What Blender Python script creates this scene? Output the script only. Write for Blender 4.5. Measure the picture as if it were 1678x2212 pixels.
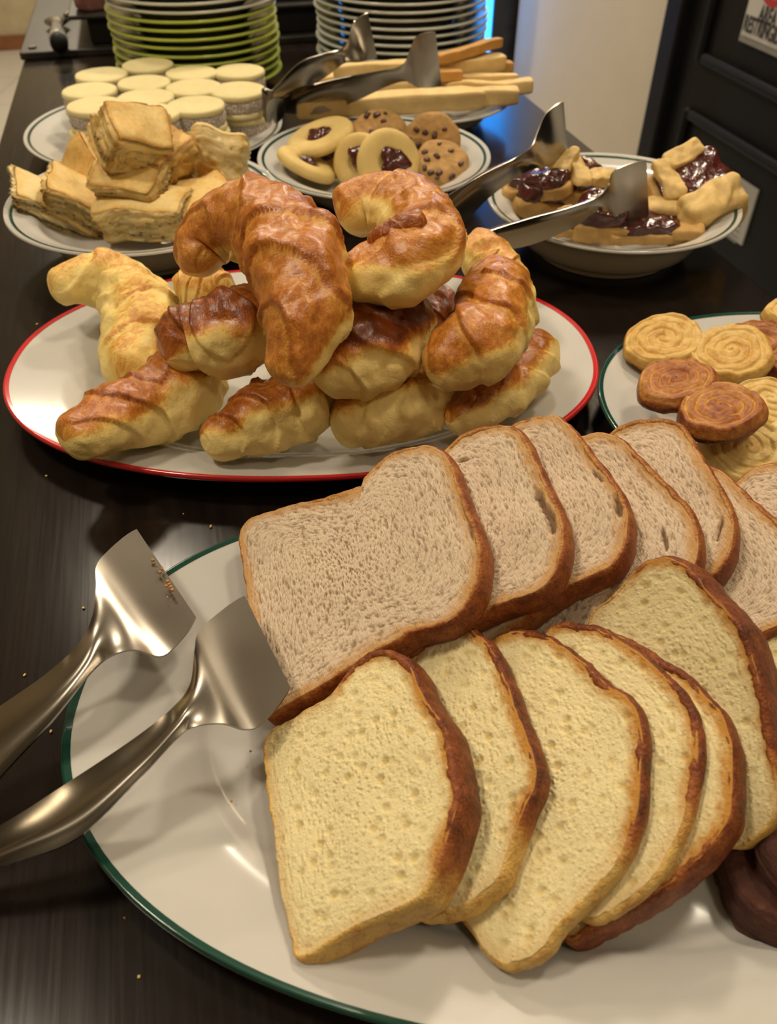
import bpy, bmesh, math, random
import numpy as np
from mathutils import Vector, Matrix, noise as mnoise

for o in list(bpy.data.objects): bpy.data.objects.remove(o)
SC = bpy.context.scene
COL = SC.collection

# ------------------------------------------------------------------ camera
TZ = 0.90                                   # height of the counter top
FPX, PITCH, CAMH = 1750.0, math.radians(42.8), 0.32
CAMP = np.array([0.0, 0.0, TZ + CAMH])
FW = np.array([0.0, math.cos(PITCH), -math.sin(PITCH)])
UP = np.array([0.0, math.sin(PITCH), math.cos(PITCH)])
RT = np.array([1.0, 0.0, 0.0])
cd = bpy.data.cameras.new('camera')
cam = bpy.data.objects.new('camera', cd); COL.objects.link(cam)
cam.location = CAMP
cam.rotation_euler = (math.pi/2 - PITCH, 0, 0)
cd.sensor_fit = 'VERTICAL'; cd.sensor_height = 24.0
cd.lens = 24.0*FPX/2212.0
cd.clip_start = 0.01
cd.dof.use_dof = True; cd.dof.focus_distance = 0.40
cd.dof.aperture_fstop = cd.lens/2.2
SC.camera = cam

# ------------------------------------------------------------------ world, light, exposure
W = bpy.data.worlds.new('World'); SC.world = W; W.use_nodes = True
W.node_tree.nodes['Background'].inputs[0].default_value = (1.0, 0.86, 0.68, 1)
W.node_tree.nodes['Background'].inputs[1].default_value = 0.12
SC.view_settings.view_transform = 'Standard'; SC.view_settings.look = 'None'
SC.view_settings.gamma = 1.0; SC.view_settings.use_curve_mapping = False
SC.view_settings.exposure = 0.28
SC.cycles.max_bounces = 7; SC.cycles.diffuse_bounces = 3; SC.cycles.glossy_bounces = 3; SC.cycles.transmission_bounces = 4
WARM = (1.0, 0.86, 0.66)
def area(name, loc, size, power, col=WARM, target=None, shape='SQUARE'):
    l = bpy.data.lights.new(name, 'AREA'); l.shape = shape; l.size = size; l.energy = power; l.color = col
    o = bpy.data.objects.new(name, l); COL.objects.link(o); o.location = loc
    t = Vector(target if target else (loc[0], loc[1], 0))
    o.rotation_euler = (t - Vector(loc)).to_track_quat('-Z', 'Y').to_euler()
    return o
LAMPS = [(0.70, 0.75, 7), (-0.85, 0.30, 11), (0.45, -0.45, 3), (-0.75, 1.75, 8), (0.45, 2.2, 20), (-1.3, 3.9, 30)]  # last lamp is added to brighten the far floor
CEIL = 2.62
for k, (lx, ly, pw) in enumerate(LAMPS):
    area('ceiling_lamp_light', (lx, ly, CEIL-0.035), 0.26, pw, shape='DISK')

# ------------------------------------------------------------------ helpers
def ray(px, py): return FW + RT*((px-839)/FPX) + UP*((1106-py)/FPX)
def at(px, py, h):
    d = ray(px, py); t = (TZ+h-CAMP[2])/d[2]; return CAMP + d*t
def depth(p): return float((np.asarray(p)-CAMP) @ FW)
def on_plane(px, py, p, n):
    d = ray(px, py); return CAMP + d*(np.dot(np.asarray(p)-CAMP, n)/np.dot(d, n))
def nrm(v): v = np.asarray(v, float); return v/np.linalg.norm(v)
ORI = {}
def origin_of(o): return ORI.get(o.name, np.zeros(3))
def tag(o, label=None, cat=None, group=None, kind=None):
    if label: o['label'] = label
    if cat: o['category'] = cat
    if group: o['group'] = group
    if kind: o['kind'] = kind
    return o
def thing(name, loc, label, cat, group=None):
    o = bpy.data.objects.new(name, None); COL.objects.link(o); o.empty_display_size = 0.02
    o.location = loc; ORI[o.name] = np.array(loc, float)
    return tag(o, label, cat, group)
def mesh_obj(name, V, F, mat, parent=None, origin=None, smooth=True, attrs=None, recalc=True, vattrs=None):
    """one mesh object from world-space vertices"""
    V = np.asarray(V, float)
    base = origin_of(parent) if parent is not None else np.zeros(3)
    if origin is None:
        org = base if parent is not None else np.array([(V[:,0].min()+V[:,0].max())/2, (V[:,1].min()+V[:,1].max())/2, V[:,2].min()])
    else: org = np.asarray(origin, float)
    me = bpy.data.meshes.new(name)
    me.from_pydata((V-org).tolist(), [], [tuple(int(i) for i in f) for f in F])
    if recalc:
        bm = bmesh.new(); bm.from_mesh(me); bmesh.ops.recalc_face_normals(bm, faces=bm.faces[:]); bm.to_mesh(me); bm.free()
    for k, a in (attrs or {}).items():
        at_ = me.attributes.new(k, 'FLOAT', 'POINT'); at_.data.foreach_set('value', np.asarray(a, np.float32))
    for k, a in (vattrs or {}).items():
        at_ = me.attributes.new(k, 'FLOAT_VECTOR', 'POINT'); at_.data.foreach_set('vector', np.asarray(a, np.float32).ravel())
    if smooth: me.polygons.foreach_set('use_smooth', [True]*len(me.polygons))
    if mat: me.materials.append(mat)
    me.update()
    o = bpy.data.objects.new(name, me); COL.objects.link(o)
    if parent is not None:
        o.parent = parent; o.location = org-base
    else: o.location = org
    ORI[o.name] = org
    return o
def box_vf(c, s, R=None):
    c = np.asarray(c, float); s = np.asarray(s, float)/2
    V = np.array([[x, y, z] for x in (-1, 1) for y in (-1, 1) for z in (-1, 1)])*s
    if R is not None: V = V @ np.asarray(R).T
    return V+c, [(0,1,3,2),(4,6,7,5),(0,4,5,1),(2,3,7,6),(0,2,6,4),(1,5,7,3)]
def bevel(o, w, seg=2):
    m = o.modifiers.new('bevel', 'BEVEL'); m.width = w; m.segments = seg; m.limit_method = 'ANGLE'
    return o
def join(parts):
    V = []; F = []; n = 0
    for v, f in parts:
        V.append(np.asarray(v)); F += [tuple(i+n for i in q) for q in f]; n += len(v)
    return np.vstack(V), F
def catmull(P, n, closed=False):
    P = np.asarray(P, float); m = len(P)
    out = []
    if closed:
        for u in np.linspace(0, m, n, endpoint=False):
            i = int(u); t = u-i
            p0, p1, p2, p3 = P[(i-1)%m], P[i%m], P[(i+1)%m], P[(i+2)%m]
            out.append(.5*((2*p1)+(-p0+p2)*t+(2*p0-5*p1+4*p2-p3)*t*t+(-p0+3*p1-3*p2+p3)*t**3))
    else:
        for u in np.linspace(0, m-1, n):
            i = min(int(u), m-2); t = u-i
            p1, p2 = P[i], P[i+1]
            p0 = P[i-1] if i > 0 else 2*p1-p2
            p3 = P[i+2] if i+2 < m else 2*p2-p1
            out.append(.5*((2*p1)+(-p0+p2)*t+(2*p0-5*p1+4*p2-p3)*t*t+(-p0+3*p1-3*p2+p3)*t**3))
    return np.array(out)
def resample(P, n, closed=True):
    Q = np.vstack([P, P[:1]]) if closed else P
    d = np.r_[0, np.cumsum(np.linalg.norm(np.diff(Q[:, :2], axis=0), axis=1))]
    u = np.linspace(0, d[-1], n, endpoint=not closed)
    return np.stack([np.interp(u, d, Q[:, k]) for k in range(Q.shape[1])], 1)
def nz(P, scale, seed=0):
    off = Vector((seed*13.17, seed*7.31, seed*3.77))
    return np.array([mnoise.noise(Vector(p)*scale+off) for p in np.asarray(P)])
def sstep(a, b, x): t = np.clip((np.asarray(x)-a)/(b-a), 0, 1); return t*t*(3-2*t)
def worley(P, cell, seed=0, stretch=(1, 1), fill=1.0):
    """distance to the nearest random point on a plane, in cell units, and that point's random size"""
    Q = np.asarray(P)*np.array([1/(cell*stretch[0]), 1/(cell*stretch[1])])
    I = np.floor(Q).astype(int); best = np.full(len(Q), 9.0); size = np.zeros(len(Q))
    def h(a, b, k):
        v = np.sin(a*127.1+b*311.7+k*74.7+seed*19.19)*43758.5453; return v-np.floor(v)
    for dx in (-1, 0, 1):
        for dy in (-1, 0, 1):
            a, b = I[:, 0]+dx, I[:, 1]+dy
            d = np.hypot(a+h(a, b, 1)-Q[:, 0], b+h(a, b, 2)-Q[:, 1])
            s = h(a, b, 3); d = np.where(s < fill, d, 9)
            m = d < best; best = np.where(m, d, best); size = np.where(m, h(a, b, 4), size)
    return best, size

# ------------------------------------------------------------------ materials
MATS = {}
class NT:
    def __init__(s, name):
        s.m = bpy.data.materials.new(name); s.m.use_nodes = True; s.t = s.m.node_tree
        s.b = s.t.nodes['Principled BSDF']; MATS[name] = s.m
    def n(s, kind, **kw):
        x = s.t.nodes.new(kind)
        for k, v in kw.items(): setattr(x, k, v)
        return x
    def l(s, a, b): s.t.links.new(a, b)
    def val(s, sock, v): s.b.inputs[sock].default_value = v
    def coord(s, which='Object'):
        return s.n('ShaderNodeTexCoord').outputs[which]
    def attr(s, name, out='Fac'): return s.n('ShaderNodeAttribute', attribute_name=name).outputs[out]
    def mapping(s, vec, scale):
        m = s.n('ShaderNodeMapping'); m.inputs['Scale'].default_value = scale; s.l(vec, m.inputs[0]); return m.outputs[0]
    def noise(s, vec, scale, detail=4, rough=.6, dist=0):
        x = s.n('ShaderNodeTexNoise'); x.inputs['Scale'].default_value = scale; x.inputs['Detail'].default_value = detail
        x.inputs['Roughness'].default_value = rough; x.inputs['Distortion'].default_value = dist
        s.l(vec, x.inputs['Vector']); return x.outputs['Fac']
    def voro(s, vec, scale, feature='F1'):
        x = s.n('ShaderNodeTexVoronoi', feature=feature); x.inputs['Scale'].default_value = scale
        s.l(vec, x.inputs['Vector']); return x.outputs['Distance']
    def ramp(s, fac, stops, interp='LINEAR'):
        r = s.n('ShaderNodeValToRGB'); e = r.color_ramp.elements; r.color_ramp.interpolation = interp
        while len(e) < len(stops): e.new(.5)
        for q, (p, c) in zip(e, stops): q.position = p; q.color = c if len(c) == 4 else (*c, 1)
        s.l(fac, r.inputs[0]); return r.outputs[0]
    def mix(s, fac, a, b, mode='MIX'):
        x = s.n('ShaderNodeMix', data_type='RGBA', blend_type=mode)
        for sock, v in ((x.inputs[0], fac), (x.inputs[6], a), (x.inputs[7], b)):
            if hasattr(v, 'links') or hasattr(v, 'is_linked'): s.l(v, sock)
            else: sock.default_value = v if not isinstance(v, tuple) or len(v) == 4 else (*v, 1)
        return x.outputs[2]
    def math(s, op, a, b=None):
        x = s.n('ShaderNodeMath', operation=op)
        for k, v in enumerate((a, b)):
            if v is None: continue
            if hasattr(v, 'is_linked'): s.l(v, x.inputs[k])
            else: x.inputs[k].default_value = v
        return x.outputs[0]
    def mapr(s, v, a, b, c, d):
        x = s.n('ShaderNodeMapRange'); s.l(v, x.inputs[0])
        for k, q in enumerate((a, b, c, d)): x.inputs[k+1].default_value = q
        return x.outputs[0]
    def bump(s, h, strength=.5, dist=.001, prev=None):
        x = s.n('ShaderNodeBump'); x.inputs['Strength'].default_value = strength; x.inputs['Distance'].default_value = dist
        s.l(h, x.inputs['Height'])
        if prev is not None: s.l(prev, x.inputs['Normal'])
        return x.outputs[0]
def plain(name, col, rough=.5, metal=0, spec=.5, coat=0, var=.06, scale=60, bump=0, bscale=200, emit=0):
    m = NT(name); c = m.coord()
    f = m.noise(c, scale)
    lo = tuple(max(0, v*(1-var*2)) for v in col); hi = tuple(min(1, v*(1+var*2)) for v in col)
    m.l(m.ramp(f, [(.25, lo), (.75, hi)]), m.b.inputs['Base Color'])
    m.val('Roughness', rough); m.val('Metallic', metal); m.val('Specular IOR Level', spec); m.val('Coat Weight', coat)
    if bump: m.l(m.bump(m.noise(c, bscale), bump, .001), m.b.inputs['Normal'])
    if emit: m.val('Emission Color', (*col, 1)); m.val('Emission Strength', emit)
    return m.m
def mk_materials():
    # dark stained counter
    m = NT('dark_wood'); c = m.mapping(m.coord(), (90, 3, 20))
    g = m.noise(c, 1.0, 6, .65); g2 = m.noise(m.mapping(m.coord(), (500, 12, 50)), 1.0, 3)
    blot = m.noise(m.coord(), 3.0, 3)
    col = m.ramp(g, [(.3, (.006, .0042, .0033)), (.6, (.013, .0085, .0065)), (.8, (.022, .0145, .011))])
    col = m.mix(m.mapr(blot, .4, .7, 0, .5), col, (.020, .012, .009))
    scr = m.ramp(m.noise(m.mapping(m.coord(), (160, 10, 1)), 1.0, 8, .75), [(.66, (0, 0, 0)), (.74, (1, 1, 1))])
    col = m.mix(m.math('MULTIPLY', scr, m.mapr(blot, .48, .62, 0, .22)), col, (.10, .075, .06))
    m.l(col, m.b.inputs['Base Color'])
    m.l(m.mapr(g2, .3, .7, .15, .20), m.b.inputs['Roughness']); m.val('Specular IOR Level', .34)
    m.l(m.bump(g2, .02, .0004), m.b.inputs['Normal'])
    # porcelain
    for nm, colr in (('porcelain', (.60, .585, .55)), ('porcelain_green', (.43, .50, .085)), ('porcelain_white', (.62, .64, .58))):
        m = NT(nm); f = m.noise(m.coord(), 25, 3)
        m.l(m.ramp(f, [(.3, tuple(v*.965 for v in colr)), (.7, colr)]), m.b.inputs['Base Color'])
        m.val('Roughness', .16); m.val('Specular IOR Level', .55); m.val('Coat Weight', .3); m.val('Coat Roughness', .06)
    for nm, colr in (('stripe_green', (.006, .055, .038)), ('stripe_red', (.56, .018, .022))):
        m = NT(nm); f = m.noise(m.coord(), 260, 4, .7)
        m.l(m.ramp(f, [(.70, colr), (.76, (.6, .6, .55))]), m.b.inputs['Base Color']); m.val('Roughness', .14); m.val('Coat Weight', .4)
    # steel
    m = NT('steel'); f2 = m.noise(m.coord(), 14, 2)
    m.l(m.ramp(f2, [(.3, (.29, .262, .222)), (.7, (.34, .31, .262))]), m.b.inputs['Base Color'])
    m.val('Metallic', 1); m.l(m.mapr(f2, .3, .7, .21, .27), m.b.inputs['Roughness'])
    # croissant
    m = NT('croissant'); bk = m.attr('bake'); fl = m.attr('flow', 'Vector')
    n1 = m.noise(m.mapping(fl, (1, 1, 1)), 5, 5, .65, .6)
    n2 = m.noise(m.coord(), 90, 5, .65)
    n3 = m.noise(m.mapping(fl, (26, 3.0, 4)), 1.0, 4, .6, .5)
    e = m.math('ADD', bk, m.mapr(n1, .2, .8, -.22, .22)); e = m.math('ADD', e, m.mapr(n3, .25, .75, -.06, .06))
    e = m.math('ADD', e, m.mapr(n2, .25, .75, -.07, .07))
    col = m.ramp(e, [(.05, (.90, .71, .27)), (.26, (.85, .59, .165)), (.44, (.68, .315, .052)), (.64, (.50, .165, .0200)), (.84, (.31, .075, .009)), (1, (.16, .032, .005))])
    m.l(col, m.b.inputs['Base Color'])
    m.l(m.mapr(e, .2, .6, .62, .30), m.b.inputs['Roughness'])
    m.l(m.mapr(e, .3, .7, 0, .22), m.b.inputs['Coat Weight']); m.val('Coat Roughness', .25)
    b1 = m.bump(n3, .20, .0020); b2 = m.bump(n2, .65, .0020, b1); m.l(m.bump(m.noise(m.coord(), 420, 3), .25, .0004, b2), m.b.inputs['Normal'])
    # breads
    def crumb(nm, c1, c2, cp, ce, wsc, fleck, vsc):
        m = NT(nm); po = m.attr('pore'); ed = m.attr('edge'); fl = m.attr('flow', 'Vector')
        nn = m.noise(m.mapping(fl, wsc), 1.0, 5, .7); big = m.noise(fl, 40, 3)
        col = m.mix(m.mapr(nn, .3, .7, 0, 1), c1, c2)
        col = m.mix(m.mapr(big, .35, .7, 0, .35), col, c2)
        col = m.mix(m.math('MULTIPLY', po, .85), col, cp)  # pore hollows darkened by colour, shade painted into the crumb
        col = m.mix(ed, col, ce)
        fk = m.ramp(m.noise(fl, 170, 2), [(.735, (0, 0, 0)), (.75, (1, 1, 1))]); col = m.mix(m.math('MULTIPLY', fk, fleck), col, (.30, .11, .03))
        m.l(col, m.b.inputs['Base Color']); m.val('Roughness', .85); m.val('Specular IOR Level', .2)
        vh = m.voro(m.mapping(fl, vsc), 1.0); b0 = m.bump(m.mapr(vh, .05, .45, 0, 1), .35, .0010)
        b1 = m.bump(nn, .55, .0010, b0); m.l(m.bump(m.noise(fl, 1500, 2), .45, .0005, b1), m.b.inputs['Normal'])
    crumb('crumb_wheat', (.67, .515, .36), (.81, .66, .49), (.27, .16, .08), (.60, .34, .135), (420, 1100, 500), .55, (330, 900, 500))
    crumb('crumb_yellow', (.84, .71, .37), (.90, .79, .46), (.66, .50, .20), (.56, .27, .055), (620, 560, 500), .0, (520, 470, 400))
    m = NT('crust'); bk = m.attr('bake'); n1 = m.noise(m.coord(), 120, 5, .65); n2 = m.noise(m.coord(), 700, 3)
    e = m.math('ADD', bk, m.mapr(n1, .25, .75, -.26, .26)); e = m.math('ADD', e, m.mapr(n2, .3, .7, -.12, .12))
    m.l(m.ramp(e, [(.0, (.74, .48, .14)), (.25, (.53, .26, .06)), (.5, (.38, .120, .025)), (.75, (.22, .052, .012)), (1, (.085, .02, .006))]), m.b.inputs['Base Color'])
    m.val('Roughness', .5); m.val('Specular IOR Level', .35)
    b1 = m.bump(n1, .8, .0022); m.l(m.bump(n2, .8, .0010, b1), m.b.inputs['Normal'])
    # puff pastry
    m = NT('puff'); bk = m.attr('bake'); la = m.attr('layer'); n1 = m.noise(m.coord(), 70, 5, .65); n2 = m.noise(m.coord(), 260, 4)
    e = m.math('ADD', bk, m.mapr(n1, .25, .75, -.22, .22)); e = m.math('ADD', e, m.mapr(n2, .3, .7, -.1, .1))
    m.l(m.ramp(e, [(.1, (.82, .66, .34)), (.4, (.78, .56, .21)), (.7, (.68, .39, .10)), (1, (.50, .22, .045))]), m.b.inputs['Base Color'])
    m.val('Roughness', .6); m.val('Specular IOR Level', .3)
    b1 = m.bump(la, .9, .0035); b2 = m.bump(n1, .4, .002, b1); m.l(m.bump(n2, .4, .001, b2), m.b.inputs['Normal'])
    # palmier
    m = NT('palmier'); bk = m.attr('bake'); n1 = m.noise(m.coord(), 70, 4); n2 = m.noise(m.coord(), 380, 4)
    e = m.math('ADD', bk, m.mapr(n1, .25, .75, -.17, .17)); e = m.math('ADD', e, m.mapr(n2, .3, .7, -.12, .12))
    m.l(m.ramp(e, [(.05, (.74, .54, .20)), (.35, (.66, .40, .095)), (.6, (.50, .215, .040)), (.85, (.33, .095, .018)), (1, (.2, .045, .01))]), m.b.inputs['Base Color'])
    m.val('Roughness', .48); m.val('Specular IOR Level', .45); m.l(m.bump(n2, .55, .0012), m.b.inputs['Normal'])
    # coconut filling
    m = NT('coconut'); v = m.voro(m.coord(), 420); v2 = m.noise(m.coord(), 600, 3)
    m.l(m.ramp(v2, [(.38, (.30, .22, .17)), (.50, (.56, .48, .40)), (.62, (.72, .65, .55))]), m.b.inputs['Base Color'])
    m.val('Roughness', .85); m.l(m.bump(v, .8, .002), m.b.inputs['Normal'])
    plain('short_cookie', (.74, .64, .335), .75, spec=.25, var=.025, scale=80, bump=.15, bscale=500)
    plain('butter_cookie', (.70, .51, .185), .62, spec=.3, var=.05, scale=60, bump=.15, bscale=400)
    plain('chip_cookie', (.47, .275, .10), .75, spec=.25, var=.10, scale=120, bump=.5, bscale=260)
    plain('tart_crust', (.60, .37, .13), .7, spec=.3, var=.14, scale=70, bump=.5, bscale=240)
    plain('tart_lattice', (.72, .50, .19), .6, spec=.35, var=.13, scale=90, bump=.3, bscale=300)
    plain('breadstick', (.76, .55, .24), .6, spec=.3, var=.08, scale=50, bump=.25, bscale=300)
    plain('breadstick_toasted', (.58, .31, .085), .6, spec=.3, var=.1, scale=50, bump=.25, bscale=300)
    plain('chocolate', (.085, .032, .018), .4, var=.1)
    m = NT('jam'); n1 = m.noise(m.coord(), 160, 3)
    m.l(m.ramp(n1, [(.3, (.035, .006, .006)), (.7, (.11, .017, .014))]), m.b.inputs['Base Color']); m.val('Roughness', .14); m.val('Coat Weight', .5)
    m.val('Coat Roughness', .05); m.l(m.bump(m.noise(m.coord(), 130, 3), .5, .003), m.b.inputs['Normal'])
    m = NT('dark_bread'); n1 = m.noise(m.mapping(m.coord(), (60, 60, 400)), 1.0, 5, .7)
    m.l(m.ramp(n1, [(.35, (.045, .014, .009)), (.6, (.095, .030, .018)), (.78, (.22, .11, .07))]), m.b.inputs['Base Color']); m.val('Roughness', .85)
    m.l(m.bump(n1, .9, .0025, m.bump(m.noise(m.coord(), 350, 4), .7, .0015)), m.b.inputs['Normal'])
    plain('crumb_bits', (.40, .19, .06), .8, var=.2)
    # room
    plain('wall_cream', (.68, .60, .46), .8, spec=.2, var=.02, scale=6)
    plain('wall_beige', (.50, .42, .27), .85, spec=.2, var=.08, scale=9)
    plain('ceiling_white', (.72, .68, .60), .9, spec=.1, var=.02)
    m = NT('floor_tile'); c = m.coord(); br = m.n('ShaderNodeTexBrick'); br.offset = 0
    br.inputs['Scale'].default_value = 1.7; br.inputs['Mortar Size'].default_value = .006
    br.inputs['Color1'].default_value = (.66, .63, .56, 1); br.inputs['Color2'].default_value = (.63, .60, .53, 1); br.inputs['Mortar'].default_value = (.4, .37, .32, 1)
    br.inputs['Brick Width'].default_value = .8; br.inputs['Row Height'].default_value = .8
    m.l(c, br.inputs[0]); m.l(br.outputs[0], m.b.inputs['Base Color']); m.val('Roughness', .3)
    plain('baseboard_wood', (.22, .085, .028), .45, var=.15, scale=20)
    plain('black_paint', (.0065, .0055, .0055), .55, spec=.22, var=.15, scale=12)
    plain('black_board', (.018, .0155, .0135), .36, spec=.5, var=.25, scale=30)
    plain('sign_white', (.60, .565, .52), .35, var=.02); plain('sign_red', (.48, .03, .035), .4, var=.03)
    plain('sign_black', (.03, .027, .025), .5); plain('paper', (.50, .475, .42), .7, var=.02)
    plain('ink_grey', (.25, .24, .22), .7); plain('clear_sleeve', (.30, .29, .26), .12, var=.05)
    plain('blue_light', (.03, .30, 1.0), .4, var=0, emit=4.0)
    plain('pink_glaze', (.33, .14, .125), .18, coat=.4, var=.15, scale=18)
    plain('yellow_cake', (.62, .46, .12), .7, var=.06)
    plain('lamp_glow', (1.0, .84, .62), .4, var=0, emit=4.0); plain('lamp_ring', (.7, .68, .62), .4)
    m = NT('clear_glass'); m.val('Base Color', (.82, .84, .82, 1)); m.val('Transmission Weight', .75); m.val('Roughness', .12)
    f = m.noise(m.coord(), 30); m.l(m.mapr(f, .3, .7, .08, .2), m.b.inputs['Roughness'])
mk_materials()
M = MATS

# ------------------------------------------------------------------ setting: room (counter axes: A along, N across to the right)
AXA = math.radians(14.0)
A = np.array([-math.sin(AXA), math.cos(AXA), 0.0]); N = np.array([math.cos(AXA), math.sin(AXA), 0.0]); Z = np.array([0, 0, 1.0])
RB = np.stack([N, A, Z], 1)                 # columns: local x=N, y=A, z
def us(u, s, z): return N*u + A*s + Z*z
def ubox(u0, u1, s0, s1, z0, z1): return box_vf(us((u0+u1)/2, (s0+s1)/2, (z0+z1)/2), (u1-u0, s1-s0, z1-z0), RB)
def struct(name, parts, mat, parent=None, bev=0):
    V, F = join(parts); o = mesh_obj(name, V, F, mat, parent, smooth=False)
    if bev: bevel(o, bev)
    if parent is None: o['kind'] = 'structure'
    return o
UW = 1.15
def wall_us(px, py):
    p = on_plane(px, py, N*UW, N); return float(p @ A), float(p[2])
S_DOOR = wall_us(1418, 168)[0]; S_END = wall_us(1112, 110)[0]
FAR = 5.62
struct('floor', [ubox(-2.4, 1.35, -1.6, FAR+.1, -.05, 0)], M['floor_tile'])
struct('ceiling', [ubox(-2.4, 1.35, -1.6, FAR+.1, CEIL, CEIL+.05)], M['ceiling_white'])
struct('wall_far', [ubox(-2.4, 1.35, FAR, FAR+.1, 0, CEIL)], M['wall_beige'])
struct('wall_left', [ubox(-2.4, -2.3, -1.6, FAR, 0, CEIL)], M['wall_beige'])
struct('wall_near', [ubox(-2.4, 1.35, -1.7, -1.6, 0, CEIL)], M['wall_beige'])
struct('baseboard_far', [ubox(-2.3, 1.15, FAR-.02, FAR, 0, .075)], M['baseboard_wood'], bev=.004)
struct('wall_right', [ubox(UW, UW+.2, S_DOOR, S_END, 0, CEIL)], M['wall_cream'])
struct('wall_right_recess', [ubox(UW+.12, UW+.2, S_END, FAR, 0, CEIL), ubox(UW, UW+.2, 4.2, FAR, 0, CEIL)], M['black_paint'])
struct('wall_right_near', [ubox(UW, UW+.2, -1.6, .3, 0, CEIL)], M['wall_cream'])
# black panelled door with its frame
d1 = struct('door_1', [ubox(UW+.012, UW+.06, .42, S_DOOR-.07, 0, 2.1)], M['black_paint'])
struct('door_frame', [ubox(UW-.015, UW+.1, S_DOOR-.07, S_DOOR, 0, 2.17), ubox(UW-.015, UW+.1, .3, .42, 0, 2.17), ubox(UW-.015, UW+.1, .42, S_DOOR-.07, 2.1, 2.17)], M['black_paint'], d1, .006)
struct('wall_over_door', [ubox(UW, UW+.2, .3, S_DOOR, 2.17, CEIL)], M['wall_cream'])
sL, zT = wall_us(1499, 132); _, zB = wall_us(1494, 240)
def moulding(s0, s1, z0, z1, w=.022):
    return [ubox(UW-.004, UW+.014, s0, s0+w, z0, z1), ubox(UW-.004, UW+.014, s1-w, s1, z0, z1),
            ubox(UW-.004, UW+.014, s0+w, s1-w, z0, z0+w), ubox(UW-.004, UW+.014, s0+w, s1-w, z1-w, z1)]
struct('upper_panel_moulding', moulding(.52, sL, zT, 2.0), M['black_paint'], d1, .008)
struct('middle_panel_moulding', moulding(.52, sL, zB-.42, zB), M['black_paint'], d1, .008)
# signs on the door
def text_mesh(body, size, mat, name, parent, pos, width):
    cu = bpy.data.curves.new(name, 'FONT'); cu.body = body; cu.size = size; cu.align_x = 'CENTER'; cu.align_y = 'CENTER'; cu.extrude = .0006; cu.offset = size*.018
    t = bpy.data.objects.new(name, cu); COL.objects.link(t)
    dg = bpy.context.evaluated_depsgraph_get(); me = bpy.data.meshes.new_from_object(t.evaluated_get(dg))
    COL.objects.unlink(t); bpy.data.objects.remove(t)
    V = np.array([v.co[:] for v in me.vertices]); F = [tuple(p.vertices) for p in me.polygons]
    V[:, 0] *= width/(V[:, 0].max()-V[:, 0].min())
    Wd = np.asarray(pos) + V[:, :1]*(-A) + V[:, 1:2]*Z - V[:, 2:3]*N
    return mesh_obj(name, Wd, F, mat, parent, smooth=False)
sl, zl = wall_us(1597, 74); sc_ = wall_us(1650, 60)[0]
half = sl-sc_; sw = half*2; sh = sw*1.32
sign = thing('door_sign', us(UW, sc_, zl), 'white restricted-area sign with red ring and black capitals on the black door', 'sign')
mesh_obj('panel', *ubox(UW+.002, UW+.0115, sc_-half, sl, zl, zl+sh), M['sign_white'], sign, smooth=False)
mesh_obj('clear_sleeve', *ubox(UW+.004, UW+.0118, sc_-half-.004, sl+.004, zl-.012, zl-.001), M['clear_sleeve'], sign, smooth=False)
zA = wall_us(1650, 34)[1]; zR = wall_us(1650, 68)[1]
text_mesh('AREA', .040, M['sign_black'], 'lettering', sign, us(UW+.0015, sc_, zA), sw*.40)
text_mesh('RESTRINGIDA', .040, M['sign_black'], 'lettering', sign, us(UW+.0015, sc_, zR), sw*.95)
def ring_vf(c, r0, r1, d, n=48):
    V = []; F = []
    for k in range(n):
        a = 2*math.pi*k/n; dd = -A*math.cos(a)+Z*math.sin(a)
        for r, o in ((r0, 0), (r1, 0), (r1, d), (r0, d)): V.append(c+dd*r-N*o)
    for k in range(n):
        for j in range(4): F.append((k*4+j, k*4+(j+1) % 4, ((k+1) % n)*4+(j+1) % 4, ((k+1) % n)*4+j))
    return np.array(V), F
zc = wall_us(1648, 10)[1]+sw*.36
V, F = join([ring_vf(us(UW+.002, sc_, zc), sw*.27, sw*.36, .0008), box_vf(us(UW+.0016, sc_, zc), (.0008, sw*.58, sw*.085), RB @ np.array([[1, 0, 0], [0, .707, -.707], [0, .707, .707]]))])
mesh_obj('no_entry_ring', V, F, M['sign_red'], sign, smooth=False)
n0, nz1 = wall_us(1630, 412); n1_, nz0 = wall_us(1605, 540); n2_ = wall_us(1490, 322)[0]
note = thing('paper_notice', us(UW, (n0+n2_)/2, nz0), 'small white paper notice with grey lines low on the black door', 'notice')
mesh_obj('sheet', *ubox(UW+.008, UW+.0118, n0, n2_, nz0, nz1), M['paper'], note, smooth=False)
for k in range(9):
    zz = nz1-.022-k*.0125
    mesh_obj('text_line', *ubox(UW+.0074, UW+.0082, n0+.02, n2_-.02-(.03 if k % 3 == 2 else 0), zz-.003, zz), M['ink_grey'], note, smooth=False)

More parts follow.
